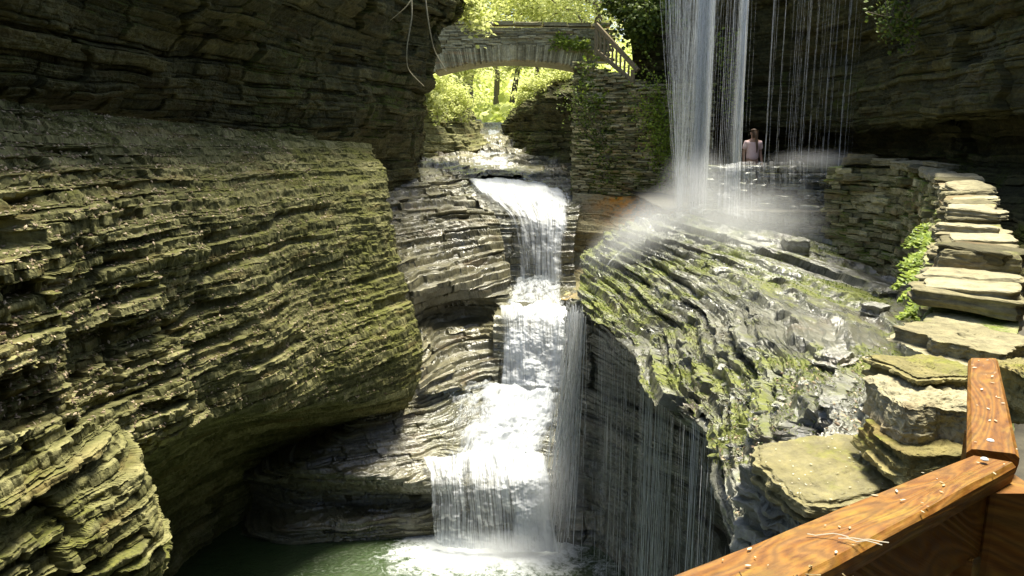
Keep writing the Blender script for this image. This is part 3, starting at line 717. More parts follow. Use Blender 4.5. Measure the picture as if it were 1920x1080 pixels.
water_sheet('waterfall', [
 [(856,338,24.2),(920,335,24.6),(980,338,24.8),(1030,348,24.6),(1080,368,24.0)],
 [(862,346,23.3),(930,346,23.5),(985,350,23.6),(1035,360,23.4),(1079,378,22.9)],
 [(890,366,22.1),(938,368,22.2),(988,372,22.2),(1034,382,22.0),(1078,396,21.7)],
 [(936,404,21.3),(970,404,21.2),(1005,406,21.1),(1042,412,21.0),(1074,420,20.9)],
 [(948,452,20.9),(980,455,20.8),(1010,456,20.7),(1038,460,20.6),(1068,466,20.6)],
 [(956,528,20.6),(985,530,20.5),(1012,530,20.4),(1040,530,20.3),(1064,530,20.4)]], M['fall'],
 'uppermost white cascade sliding off the wide lip below the bridge', base=0.08, seed=1, dens=1.4,
 dens_fn=lambda u, v, G: 0.12 * u - 0.20 * (1 - u) * sstep(0.45, 0.75, v) + 0.1 * (v < 0.4))
water_sheet('stream', [
 [(958,522,20.7),(990,520,20.7),(1020,520,20.7),(1064,522,20.7)],
 [(945,548,19.4),(985,548,19.4),(1025,545,19.4),(1064,546,19.4)],
 [(928,572,18.2),(980,570,18.2),(1030,568,18.3),(1072,572,18.2)]], M['rapid'],
 'short white pool of stream between the two upper falls', 'stream', base=0.12, kind='structure', seed=2, fade=0.2, amp=0.09, dens=1.4)
water_sheet('waterfall', [
 [(926,570,18.3),(980,568,18.3),(1030,570,18.3),(1080,574,18.0)],
 [(929,586,17.6),(980,585,17.6),(1030,590,17.6),(1086,600,17.3)],
 [(932,620,17.2),(980,620,17.2),(1030,625,17.1),(1084,630,17.0)],
 [(932,665,17.0),(980,668,16.9),(1030,672,16.9),(1074,675,16.9)],
 [(930,718,16.8),(980,722,16.6),(1025,724,16.6),(1068,728,16.7)]], M['fall'],
 'middle white waterfall spreading over a step above the rapids', base=0.06, seed=3, dens=1.4, fade=0.10, amp=0.12, dens_fn=lambda u, v, G: 0.12 * np.sin(u * 3.1) + 0.1 * sstep(.6, 1, u) - 0.12 * np.exp(-((v - 0.42) / 0.1) ** 2) * (1 - 0.6 * u))
water_sheet('rapids', [
 [(825,724,16.7),(915,714,16.9),(1000,716,16.9),(1072,724,16.9)],
 [(790,748,16.0),(890,742,16.1),(985,744,16.1),(1070,750,16.1)],
 [(800,785,15.2),(880,780,15.3),(970,784,15.2),(1068,784,15.4)],
 [(800,835,14.35),(860,832,14.4),(940,832,14.4),(1040,830,14.5)],
 [(795,866,13.9),(860,862,13.9),(940,856,13.9),(1020,852,14.0)]], M['rapid'],
 'white rapids running over the flat terrace toward the lowest fall', 'rapids', base=0.07, kind='structure', seed=4, lumpd=0.14, dens=1.2, fade=0.25, amp=0.09,
 dens_fn=lambda u, v, G: 0.32 * sstep(0.25, 0.7, u) - 0.08 * (1 - sstep(0.1, 0.5, u)))
water_sheet('waterfall', [
 [(785,858,14.0),(860,852,14.0),(940,846,14.0),(1030,842,14.1)],
 [(797,882,13.55),(860,878,13.5),(945,874,13.5),(1034,872,13.45)],
 [(800,908,13.30),(862,906,13.2),(950,908,13.1),(1036,900,13.15)],
 [(803,958,13.15),(866,960,13.05),(955,962,12.95),(1036,955,13.0)],
 [(804,1020,13.1),(868,1028,12.95),(960,1034,12.85),(1048,1034,12.9)]], M['fall'],
 'lowest broad waterfall dropping as a white curtain into the pool', base=0.10, seed=5, dens=1.3, fade=0.05, amp=0.10,
 dens_fn=lambda u, v, G: 0.22 * sstep(0.55, 0.9, u) + 0.08 * sstep(0.75, 1, v) - 0.06 * sstep(0.2, 0.4, v) * (u < 0.7))
water_sheet('far_stream', [
 [(912,244,40),(925,244,40),(940,246,40)],
 [(914,265,36),(925,266,36),(936,268,36)],
 [(895,288,31),(925,290,31),(955,290,31)],
 [(882,296,29.6),(920,298,29.6),(960,298,29.6)],
 [(884,318,27.0),(920,320,27.0),(955,318,27.0)]], M['rapid'],
 'narrow bright stream stepping down far behind the bridge', 'stream', base=0.18, kind='structure', seed=6, dens=1.5, fade=0.15)
water_sheet('stream', [
 [(850,322,26.4),(900,320,26.6),(960,318,26.6),(1010,324,26.2)],
 [(850,338,24.4),(905,338,24.6),(970,338,24.7),(1040,346,24.4)]], M['rapid'],
 'shallow rippled stream approaching the uppermost lip', 'stream', base=0.0, kind='structure', seed=7, dens=1.3, fade=0.2)

# thin vertical strands: tubes of falling water joined in one fall
def strands(spec, seed):
    """spec rows: x, y, ztop, zbot, r, lean ; returns verts/faces of thin three-sided strands"""
    r = np.random.default_rng(seed); Vs, Fs, D, UV, o = [], [], [], [], 0
    for (x, y, z1, z0, rad, lx, ly) in spec:
        n = max(4, int((z1 - z0) / 0.35)); t = np.linspace(0, 1, n)
        cx = x + lx * t ** 1.3 + np.cumsum(r.normal(0, 0.004, n)); cy = y + ly * t ** 1.3; cz = z1 + (z0 - z1) * t
        ra = rad * (0.7 + 0.6 * r.random(n)) * (0.8 + 0.4 * t)
        a0 = r.random() * 6.28
        ring = np.stack([np.stack([cx + ra * math.cos(a0 + k * 2.094), cy + ra * math.sin(a0 + k * 2.094), cz], -1) for k in range(3)], 1)
        Vs.append(ring.reshape(-1, 3)); i = np.arange(n * 3).reshape(n, 3) + o
        for k in range(3):
            k2 = (k + 1) % 3
            Fs.append(np.stack([i[:-1, k], i[:-1, k2], i[1:, k2], i[1:, k]], -1))
        d = np.repeat(r.normal(0.0, 0.10) + 0.06 * r.normal(0, 1, n), 3); D.append(d)
        uu = r.random() * 40; UV.append(np.stack([np.tile([uu, uu + 0.02, uu + 0.04], n), np.repeat(t * (z1 - z0) + r.random() * 9, 3)], -1)); o += n * 3
    return np.concatenate(Vs), np.concatenate(Fs), np.concatenate(D), np.concatenate(UV)

M['strand'] = water_mat('strand_water', 1.0, 2.6, 0.32, 0.60, amin=0.0, col=(0.92, 0.93, 0.94))
def strand_fall(name, spec, label, seed, sheet=None):
    V, Fq, D, UV = strands(spec, seed)
    o = mesh_from(name, V, Fq, M['strand'], True, {'dens': D}, UV)
    return tag(o, label, 'waterfall')

def fall_x(px, Y): return P(px, 200, Y)[0]
r = np.random.default_rng(3); spec = []
ztop = CZ + 4.6
def add_cluster(n, pxm, pxs, Ym, Ys_, rad, zb, lean=0.0):
    for _ in range(n):
        px = r.normal(pxm, pxs); Y = Ym + r.normal(0, Ys_)
        x = fall_x(px, Y)
        spec.append((x - 0, Y, ztop, zb + r.normal(0, 0.12), rad * r.uniform(0.5, 1.5), lean * (px - pxm) / 30 + r.normal(0, 0.03), -0.15 + r.normal(0, 0.05)))
add_cluster(300, 1314, 8, 18.2, 0.15, 0.0030, CZ - 1.75)
add_cluster(60, 1322, 4, 18.1, 0.1, 0.004, CZ - 1.75)
add_cluster(200, 1280, 24, 18.4, 0.35, 0.0016, CZ - 1.8, -0.35)
def curtain(px0, px1, Y, zt_, zb_, centre, wid, base, label=None, seed=0):
    n, m = 90, 60; C = np.zeros((n, m, 3)); xs = np.linspace(px0, px1, m)
    for j, px in enumerate(xs):
        C[:, j, 0] = fall_x(px, Y); C[:, j, 1] = Y - 0.15 * np.linspace(0, 1, n) + 0.05 * math.sin(j * 0.9); C[:, j, 2] = np.linspace(zt_, zb_, n)
    C[..., :2] += (0.03 * fbm(C * [6, 6, 0.6], 1.0, 3, seed))[..., None]
    u = (C[..., 0] - C[0, 0, 0]); v = zt_ - C[..., 2]
    D = base - 0.75 * (1 - np.exp(-(((xs - centre) / wid) ** 2)))[None, :] + 0 * v
    return C, D, np.stack([u, v], -1)
c_parts = [curtain(1225, 1345, 18.3, ztop, CZ - 1.75, 1316, 16, 0.42, seed=3), curtain(1225, 1340, 18.05, ztop, CZ - 1.75, 1288, 26, -0.16, seed=8)]
def curtain_obj(c_parts, label):
    V, Fq, D, UV, o_ = [], [], [], [], 0
    for C, d, uv in c_parts:
        V.append(C.reshape(-1, 3)); Fq.append(grid_faces(*C.shape[:2]) + o_); D.append(d.ravel()); UV.append(uv.reshape(-1, 2) + o_ * 0.01); o_ += C.shape[0] * C.shape[1]
    return mesh_from('sheet', np.concatenate(V), np.concatenate(Fq), M['curtain'], True, {'dens': np.concatenate(D)}, np.concatenate(UV))
sheet1 = curtain_obj(c_parts, '')
sheet1.parent = strand_fall('waterfall', spec, 'tallest bright waterfall plunging left of the person onto the mossy shelf', 31)
spec = []
add_cluster(60, 1385, 3.0, 18.0, 0.08, 0.004, CZ - 1.9)
add_cluster(40, 1376, 14, 18.2, 0.3, 0.0016, CZ - 1.4)
sheet2 = curtain_obj([curtain(1368, 1402, 18.0, ztop, CZ - 1.9, 1386, 6, 0.36, seed=5)], '')
sheet2.parent = strand_fall('waterfall', spec, 'narrow straight stream of water falling just left of the person', 32)
spec = []
for _ in range(46):
    px = r.uniform(1340, 1600)
    if 1388 < px < 1436: px += 60
    Y = 18.6 - (px - 1340) / 260 * 1.2 + r.normal(0, 0.2)
    spec.append((fall_x(px, Y), Y, ztop, CZ - 1.0, r.uniform(0.0008, 0.0018), r.normal(0, 0.03), -0.1))
for pxm in (1357, 1442, 1500, 1552, 1578):
    for _ in range(3):
        px = r.normal(pxm, 3); Y = 18.6 - (px - 1340) / 260 * 1.2
        spec.append((fall_x(px, Y), Y, ztop, CZ - 1.0, r.uniform(0.0015, 0.003), 0, -0.1))
strand_fall('waterfall', spec, 'sparse veil of thin drips in front of the dark right cliff', 33)

# dripping curtain off the shelf edge
spec = []
ep = catmull(e0[2:7], [40] * 4)
for _ in range(330):
    q = ep[int(r.integers(0, len(ep)))]
    clus = vnoise(np.array([[q[1] * 1.6, 0, 0]]), 1.0, 5)[0]
    if r.random() > 0.45 + clus: continue
    spec.append((q[0] + r.uniform(-0.02, 0.5), q[1] + r.normal(0, 0.1), q[2] - 0.15, POOL_Z, r.uniform(0.0015, 0.004), r.normal(0, 0.02), r.normal(0, 0.02)))
q_ = catmull(e0[2:7] + [0.02, 0, -0.12], [24] * 4); n_ = 50; Cc_ = np.zeros((n_, len(q_), 3)); tt_ = np.linspace(0, 1, n_)
Cc_[...] = q_[None]; Cc_[..., 2] = q_[None, :, 2] * (1 - tt_[:, None]) + POOL_Z * tt_[:, None]; Cc_[..., 0] += 0.10 * fbm(Cc_ * [1, 3, 0.2], 1.0, 2, 3)
ul_ = np.concatenate([[0], np.cumsum(np.linalg.norm(np.diff(q_, axis=0), axis=1))]); gap_ = fbm(np.stack([ul_ * 0.9, ul_ * 0, ul_ * 0], -1), 1.0, 3, 12)
sheet4 = curtain_obj([(Cc_, np.tile(-0.10 + 0.25 * gap_, (n_, 1)), np.stack([np.tile(ul_ * 0.7, (n_, 1)), q_[None, :, 2] - Cc_[..., 2]], -1))], '')
sheet4.parent = strand_fall('waterfall', spec, 'curtain of fine drips hanging below the mossy shelf edge', 34)
spec = []
for _ in range(130):
    px = r.normal(1080, 9); Y = 13.6 + r.normal(0, 0.25); q = P(px, 585, Y)
    spec.append((q[0], q[1], q[2] + r.uniform(-0.1, 0.15), P(1050, 860 + r.uniform(-60, 160), 14)[2], r.uniform(0.004, 0.009), r.normal(-0.25, 0.12), -0.1 + r.normal(0, 0.1)))
strand_fall('waterfall', spec, 'side veil of water falling from the shelf corner beside the rapids', 35)

# water spilling down the ridge of the shelf from the tall fall
def drape(ctrl, off):
    return [[(a, b - off, c) for (a, b, c) in row] for row in ctrl]
water_sheet('waterfall', [
 [(1235,382,17.3),(1300,380,17.2),(1370,392,17.1),(1450,408,17.0)],
 [(1180,418,16.5),(1260,402,16.4),(1350,410,16.3),(1440,422,16.2)],
 [(1130,448,16.2),(1210,432,16.0),(1310,430,15.6),(1410,440,15.2)],
 [(1092,478,15.9),(1150,470,15.5),(1215,462,15.2),(1285,455,15.0)],
 [(1074,500,15.3),(1110,512,14.7),(1150,520,14.4),(1190,520,14.3)],
 [(1068,570,14.4),(1084,575,13.8),(1100,580,13.3),(1120,570,13.6)]], M['fall'],
 'white spray and water sliding down the left ridge of the mossy shelf', base=-0.24, seed=8, dens=1.1, fade=0.5, amp=0.03,
 dens_fn=lambda u, v, G: 0.16 * np.exp(-((u - 0.42) / 0.4) ** 2) * (1 - 0.7 * v))

water_sheet('waterfall', [
 [(1325,306,17.45),(1400,304,17.2),(1480,303,17.0),(1560,302,16.7)],
 [(1325,316,17.15),(1400,314,16.95),(1480,313,16.8),(1562,312,16.5)],
 [(1322,350,17.0),(1400,350,16.8),(1480,350,16.6),(1564,352,16.3)],
 [(1318,392,16.85),(1400,410,16.6),(1480,425,16.4),(1566,445,16.1)]], M['curtain'],
 'thin water film running down the stepped wall below the person', base=-0.06, seed=9, dens=1.2, fade=0.2, amp=0.05,
 dens_fn=lambda u, v, G: 0.22 * np.exp(-(u / 0.3) ** 2))

# mist where the tall fall lands
mist = None
def ellipsoid(name, c, rad, mat):
    me = bpy.data.meshes.new(name); bm = bmesh.new(); bmesh.ops.create_icosphere(bm, subdivisions=3, radius=1.0)
    bm.to_mesh(me); bm.free(); me.materials.append(mat)
    o = bpy.data.objects.new(name, me); COL.objects.link(o); o.location = c; o.scale = rad; return o
for k, (c, rad, dn, lb) in enumerate((
    (P(1305, 355, 17.2), (1.0, 0.9, 1.15), 0.9, 'white mist at the foot of the tall waterfall'),
    (P(1530, 300, 17.1), (1.3, 0.7, 0.32), 0.6, 'low band of spray along the wall top beside the person'),
    (P(1370, 410, 15.8), (2.4, 1.8, 1.0), 0.38, 'thin spray drifting over the upper mossy shelf'),
    (P(1190, 440, 15.6), (1.7, 1.3, 0.7), 0.6, 'white spray along the left ridge of the mossy shelf'),
    (P(1316, 60, 18.1), (0.24, 0.3, 5.2), 2.6, 'faint vertical veil of spray around the tall waterfall'),
    (P(1386, 120, 18.0), (0.10, 0.15, 4.2), 3.0, 'thin column of spray around the narrow stream'),
    (P(1045, 930, 12.9), (0.7, 0.6, 1.3), 0.8, 'thin spray beside the lowest fall'),
    (P(960, 1030, 12.6), (1.6, 0.6, 0.4), 0.9, 'low spray over the foam at the foot of the lowest fall'))):
    em = ellipsoid('mist', c, rad, mist_mat('mist', dn)); tag(em, lb, 'mist', kind='stuff')
    if 'ridge' in lb: em.rotation_euler = (0, -0.75, 0)

# ================================================================== STONE WORK
def stone_variants(n=10, res=5, seed=0, rnd=0.75):
    """rounded, knocked-about unit stones: list of (verts, faces)"""
    out = []
    for k in range(n):
        bm = bmesh.new(); bmesh.ops.create_cube(bm, size=1.0)
        bmesh.ops.subdivide_edges(bm, edges=bm.edges[:], cuts=res - 2, use_grid_fill=True)
        V = np.array([v.co[:] for v in bm.verts]); Fq = np.array([[v.index for v in f.verts] for f in bm.faces])
        bm.free()
        p = V * 2; L = (np.abs(p) ** 8).sum(-1, keepdims=True) ** (1 / 8)
        S = p / L                                              # superellipsoid
        V = (p * rnd + S * (1 - rnd)) * 0.5
        V = V * (1 + 0.10 * fbm(V, 2.0, 2, seed + k * 3)[:, None]) + 0.03 * np.stack([fbm(V, 5, 2, seed + k * 7 + j) for j in range(3)], -1)
        out.append((V, Fq))
    return out
SV = stone_variants(10, 5, 3, 0.55)
SVB = stone_variants(8, 4, 9, 0.8)

def rough_variants(n, res, seed):
    out = []
    for k in range(n):
        bm = bmesh.new(); bmesh.ops.create_cube(bm, size=1.0); bmesh.ops.subdivide_edges(bm, edges=bm.edges[:], cuts=res - 2, use_grid_fill=True)
        V = np.array([v.co[:] for v in bm.verts]); Fq = np.array([[v.index for v in f.verts] for f in bm.faces]); bm.free()
        p = V * 2; S = p / ((np.abs(p) ** 16).sum(-1, keepdims=True) ** (1 / 16)); V = S * 0.5
        lat = 1 + 0.22 * fbm(V * [1, 1, 0.35], 2.2, 4, seed + k * 5, 0.6)
        V[:, :2] *= lat[:, None]
        lay = (h3(np.floor(V[:, 2] * 5 + 9).astype(np.int64), np.zeros(len(V), np.int64), np.zeros(len(V), np.int64), seed + k) - 0.5) * 0.10
        V[:, :2] *= (1 + lay)[:, None]
        V[:, 2] += 0.16 * fbm(V, 2.4, 3, seed + k * 9); V += 0.02 * np.stack([fbm(V, 8, 3, seed + k * 7 + j) for j in range(3)], -1)
        out.append((V, Fq))
    return out

class MB:
    def __init__(s): s.V, s.F, s.T, s.n = [], [], [], 0
    def add(s, V, Fq, tint):
        s.V.append(V); s.F.append(Fq + s.n); s.T.append(np.full(len(V), tint)); s.n += len(V)
    def build(s, name, mat, parent=None, smooth=False, moss=0.0, wet=0.0, origin=None):
        V = np.concatenate(s.V); T = np.concatenate(s.T)
        if origin is not None: V = V - np.array(origin)
        return mesh_from(name, V, np.concatenate(s.F), mat, smooth, {'tint': T, 'moss': np.full(len(V), moss), 'wet': np.full(len(V), wet), 'rust': np.zeros(len(V))}, parent=parent)

SVC = rough_variants(10, 14, 40)
def put_stone(mb, c, size, yaw, r, var=SV, tilt=0.03):
    V, Fq = var[int(r.integers(0, len(var)))]
    V = V * np.array([size[0] * (1 if r.random() < .5 else -1), size[1], size[2]])
    if size[0] and V is not None:
        pass
    a, b = r.normal(0, tilt), r.normal(0, tilt)
    Rx = np.array([[1, 0, 0], [0, math.cos(a), -math.sin(a)], [0, math.sin(a), math.cos(a)]])
    Ry = np.array([[math.cos(b), 0, math.sin(b)], [0, 1, 0], [-math.sin(b), 0, math.cos(b)]])
    Rz = np.array([[math.cos(yaw), -math.sin(yaw), 0], [math.sin(yaw), math.cos(yaw), 0], [0, 0, 1]])
    mb.add(V @ (Rz @ Ry @ Rx).T + np.array(c), Fq, r.random())

def stone_wall(mb, line, zb, zt, ch, ln, dep, jit, r, var=SV, gap=0.9, tilt=0.03, batter=0.0):
    """line (n,2) plan polyline; zb, zt functions of arc fraction"""
    line = np.asarray(line, float); seg = np.linalg.norm(np.diff(line, axis=0), axis=1); cum = np.concatenate([[0], np.cumsum(seg)]); Lt = cum[-1]
    def at(s):
        return np.array([np.interp(s, cum, line[:, 0]), np.interp(s, cum, line[:, 1])])
    z = min(zb(t) for t in np.linspace(0, 1, 20)); zmax = max(zt(t) for t in np.linspace(0, 1, 20))
    while z < zmax:
        h = r.uniform(*ch); s = -r.uniform(0, ln[1])
        while s < Lt:
            l = r.uniform(*ln); m = min(max(s + l / 2, 0), Lt); f = m / Lt
            if zb(f) - h * 0.5 <= z and z + h <= zt(f) + h * 0.4:
                p = at(m); d = at(min(m + .1, Lt)) - at(max(m - .1, 0)); yaw = math.atan2(d[1], d[0])
                nrm = np.array([-math.sin(yaw), math.cos(yaw)])
                off = r.normal(0, jit) + batter * (z - zb(f))
                hh = h * r.uniform(0.85, 1.05)
                put_stone(mb, (p[0] + nrm[0] * off, p[1] + nrm[1] * off, z + h / 2 + 0.04 * h * r.normal()), (l * gap * 1.04, dep, hh * gap * 1.04), yaw, r, var, tilt)
            s += l
        z += h

r = np.random.default_rng(12)
# ---- masonry wall carrying the stairs (right of the stream)
a = P(1084, 360, 24.0); b = P(1262, 358, 22.6); c2 = P(1320, 358, 22.4)
root = empty('retaining_wall', (a[0], a[1], a[2]), 'tall ivy spotted retaining wall of thin stones under the stairs', 'stone wall')
mb = MB(); zbm = P(1160, 366, 23.5)[2]
ztl, ztr = P(1084, 118, 24.0)[2], P(1205, 158, 23.2)[2]
back = np.array([(a[0] + 0.55, a[1] + 4.0), (a[0] + 0.02, a[1] + 0.10)])
zt = lambda f: ztl + (ztr - ztl) * min(1, f / 0.55)
stone_wall(mb, [a[:2], b[:2], c2[:2]], lambda f: zbm, zt, (0.035, 0.085), (0.12, 0.42), 0.5, 0.045, r, SVB, 0.93, 0.02)
stone_wall(mb, back, lambda f: zbm - 0.3, lambda f: ztl, (0.06, 0.12), (0.2, 0.5), 0.45, 0.03, r, SVB, 0.93, 0.02)
mb.build('wall_face', M['masonry'], root, moss=0.3, origin=root.location)
core = MB()
def slab_between(mb, p0, p1, z0, z1, th, tint=0.3, inset=0.0):
    d = np.array(p1) - np.array(p0); L = np.linalg.norm(d); d /= L; n = np.array([-d[1], d[0]])
    q = [np.array(p0) + n * inset, np.array(p1) + n * inset, np.array(p1) + n * (inset + th), np.array(p0) + n * (inset + th)]
    V = np.array([[*p, z0] for p in q] + [[*p, z1] for p in q]); mb.add(V, np.array([[0, 1, 5, 4], [1, 2, 6, 5], [2, 3, 7, 6], [3, 0, 4, 7], [4, 5, 6, 7], [3, 2, 1, 0]]), tint)
slab_between(core, a[:2], b[:2], zbm, ztr - 0.05, 3.0, inset=0.18)
core.build('wall_core', M['dark'], root, origin=root.location)

# ---- arch bridge
YB = 25.0
root = empty('stone_bridge', P(962, 130, YB), 'arched stone footbridge spanning the gorge above the upper falls', 'bridge')
xl, xr = P(800, 130, YB)[0], P(1122, 130, YB)[0]; zs = P(820, 132, YB)[2]; zc = P(960, 112, YB)[2]
ztopb = P(960, 46, YB)[2]; xc = (xl + xr) / 2 + 0.05; half = (P(1108, 125, YB)[0] - P(818, 125, YB)[0]) / 2
rise = zc - zs; Rad = (half ** 2 + rise ** 2) / (2 * rise); zcen = zc - Rad; amax = math.asin(half / Rad)
ring = 0.46
mb = MB(); nv = 84
for k in range(nv):
    an = -amax * 1.04 + 2.08 * amax * (k + 0.5) / nv; rr_ = Rad + ring / 2 + r.normal(0, 0.02)
    V, Fq = SVB[int(r.integers(0, 8))]
    w = 2.08 * amax * Rad / nv * 0.95
    V = V * [w, 0.6, ring * r.uniform(0.9, 1.06)]; ca, sa = math.cos(-an), math.sin(-an)
    V = V @ np.array([[ca, 0, -sa], [0, 1, 0], [sa, 0, ca]]).T.T if False else np.stack([V[:, 0] * math.cos(an) + V[:, 2] * math.sin(an), V[:, 1], -V[:, 0] * math.sin(an) + V[:, 2] * math.cos(an)], -1)
    mb.add(V + [xc + rr_ * math.sin(an), YB + 0.28 + r.normal(0, 0.012), zcen + rr_ * math.cos(an)], Fq, r.random())
mb.build('arch_ring', M['bridge'], root, moss=-0.2, origin=root.location)
mb = MB()
arch_z = lambda x: zcen + math.sqrt(max((Rad + ring * 0.9) ** 2 - (x - xc) ** 2, 0.01))
stone_wall(mb, [(xl - 0.3, YB), (xr + 0.25, YB)], lambda f: arch_z(xl - 0.3 + f * (xr - xl + 0.55)), lambda f: ztopb - 0.06 + 0.12 * (0.5 - f), (0.035, 0.085), (0.15, 0.6), 0.4, 0.025, r, SVB, 0.94, 0.02)
for o_ in mb.V: o_[:, 1] += 0.2
mb.build('parapet', M['bridge'], root, moss=0.05, origin=root.location)
mb = MB()
s = xl - 0.2
while s < xr + 0.2:
    l = r.uniform(0.45, 0.95); put_stone(mb, (s + l / 2, YB + 0.2, ztopb + 0.03 + 0.1 * (0.5 - (s - xl) / (xr - xl))), (l * 0.97, 0.55, 0.10), 0, r, SVB, 0.01); s += l
mb.build('coping', M['bridge'], root, moss=-0.1, origin=root.location)
nA = 40; an = np.linspace(-amax * 1.06, amax * 1.06, nA)
bar = [np.stack([xc + (Rad + rr_) * np.sin(an), np.full(nA, y), zcen + (Rad + rr_) * np.cos(an)], -1) for y, rr_ in ((YB + 0.5, 0.03), (YB + 2.6, 0.03))]
Vb = np.concatenate(bar); top = Vb.copy(); top[:, 2] = ztopb - 0.9; top[:, 2] = np.maximum(top[:, 2], Vb[:, 2] + 0.2)
iA = np.arange(nA)
Fb = [[i, i + 1, i + 1 + nA, i + nA] for i in range(nA - 1)]
Fb += [[i, i + 2 * nA, i + 1 + 2 * nA, i + 1] for i in range(nA - 1)] + [[i + nA, i + 1 + nA, i + 1 + 3 * nA, i + 3 * nA] for i in range(nA - 1)] + [[i + 2 * nA, i + 3 * nA, i + 1 + 3 * nA, i + 1 + 2 * nA] for i in range(nA - 1)]
mbv = MB(); mbv.add(np.concatenate([Vb, top]), np.array(Fb), 0.5)
mbv.build('arch_vault', M['bridge'], root, moss=-0.2, origin=root.location)
mb = MB(); stone_wall(mb, [(xl - 0.3, YB + 2.5), (xr + 0.25, YB + 2.5)], lambda f: arch_z(xl - 0.3 + f * (xr - xl + 0.55)), lambda f: ztopb - 0.1, (0.1, 0.2), (0.3, 0.8), 0.4, 0.02, r, SVB, 0.96, 0.01)
mb.build('rear_parapet', M['bridge'], root, origin=root.location)

# ---- helper: beams
def beam(mb, p0, p1, w, h, up=(0, 0, 1), bev=0.12):
    p0 = np.array(p0, float); p1 = np.array(p1, float); d = p1 - p0; L = np.linalg.norm(d); d /= L
    up = np.array(up, float); s = np.cross(d, up); s /= np.linalg.norm(s); u = np.cross(s, d)
    c = bev * min(w, h)
    prof = [(-w/2 + c, -h/2), (w/2 - c, -h/2), (w/2, -h/2 + c), (w/2, h/2 - c), (w/2 - c, h/2), (-w/2 + c, h/2), (-w/2, h/2 - c), (-w/2, -h/2 + c)]
    n = max(2, int(L / 0.25) + 1); V = []
    for t in np.linspace(0, 1, n):
        for x, y in prof: V.append(p0 + d * L * t + s * x + u * y)
    Fq = []
    for k in range(n - 1):
        for j in range(8):
            j2 = (j + 1) % 8; Fq.append([k * 8 + j, k * 8 + j2, k * 8 + 8 + j2, k * 8 + 8 + j])
    e = (n - 1) * 8
    for b0, fl in ((0, False), (e, True)):
        for q in ([0, 1, 6, 7], [1, 2, 5, 6], [2, 3, 4, 5]):
            f = [b0 + i for i in q]; Fq.append(f if fl else f[::-1])
    mb.add(np.array(V), np.array(Fq), 0.5)

# ---- wooden stair railing by the bridge
t0, t1 = P(1118, 46, 24.0), P(1196, 132, 23.0); b0, b1 = P(1118, 95, 24.0), P(1186, 152, 23.0)
root = empty('stair_railing', b0, 'weathered wooden railing sloping down from the bridge along the stairs', 'railing')
mb = MB(); beam(mb, t0, t1, 0.10, 0.13); mb.build('top_rail', M['oldwood'], root, origin=root.location)
mb = MB(); beam(mb, b0, b1, 0.09, 0.12); mb.build('bottom_rail', M['oldwood'], root, origin=root.location)
for k in range(2):
    mb = MB(); q0, q1 = (b0, t0) if k == 0 else (b1, t1)
    beam(mb, q0 - np.array([0, 0, 0.15]), (q0[0], q0[1], q1[2] + 0.02), 0.12, 0.12, up=(0, 1, 0)); mb.build('post', M['oldwood'], root, origin=root.location)
for k in range(8):
    f = (k + 1) / 9; q0 = b0 + (b1 - b0) * f; q1 = t0 + (t1 - t0) * f; q1 = np.array([q0[0], q0[1], q1[2]])
    mb = MB(); beam(mb, q0, q1, 0.06, 0.05, up=(0, 1, 0)); mb.build('baluster', M['oldwood'], root, origin=root.location)

# ---- stepped wall under the person's walkway
root = empty('stepped_wall', P(1440, 400, 17.3), 'wet stepped stone wall below the person with water running over it', 'stone wall')
mb = MB()
la, lb, lc = P(1318, 312, 17.7), P(1440, 308, 17.5), P(1575, 306, 17.1)
zt0 = la[2]
stone_wall(mb, [la[:2], lb[:2], lc[:2]], lambda f: CZ - 3.0, lambda f: zt0 - 0.02, (0.08, 0.17), (0.2, 0.6), 0.5, 0.05, r, SV, 0.98, 0.04, batter=0.35)
mb.build('wall_face', M['mass'], root, moss=0.15, wet=0.9, origin=root.location)

# ---- curved dry stone wall
wl = np.array([(1570,17.1),(1640,16.6),(1700,15.9),(1742,14.8),(1768,13.3),(1800,11.3),(1826,8.6),(1838,6.6),(1850,5.2),(1840,4.2)])
wp = []
for px, Y in wl: q = P(px, 340, Y); wp.append(q[:2])
wp = catmull(np.array(wp), [10] * (len(wp) - 1))
root = empty('dry_stone_wall', (wp[40][0], wp[40][1], CZ - 2.0), 'curving mossy dry stone wall with pale stepped coping beside the path', 'stone wall')
mb = MB()
topz = lambda f: CZ + np.interp(f, [0, 0.2, 0.45, 0.6, 0.72, 0.82, 0.9, 1], [-0.72, -0.80, -0.88, -0.95, -0.98, -1.05, -1.05, -1.08])
stone_wall(mb, wp, lambda f: CZ - 3.1, topz, (0.05, 0.14), (0.14, 0.5), 0.42, 0.06, r, SVC, 1.05, 0.06)
mb.build('wall_face', M['masonry'], root, moss=0.22, wet=0.15, origin=root.location)
seg = np.linalg.norm(np.diff(wp, axis=0), axis=1); cum = np.concatenate([[0], np.cumsum(seg)])
s = 0.1
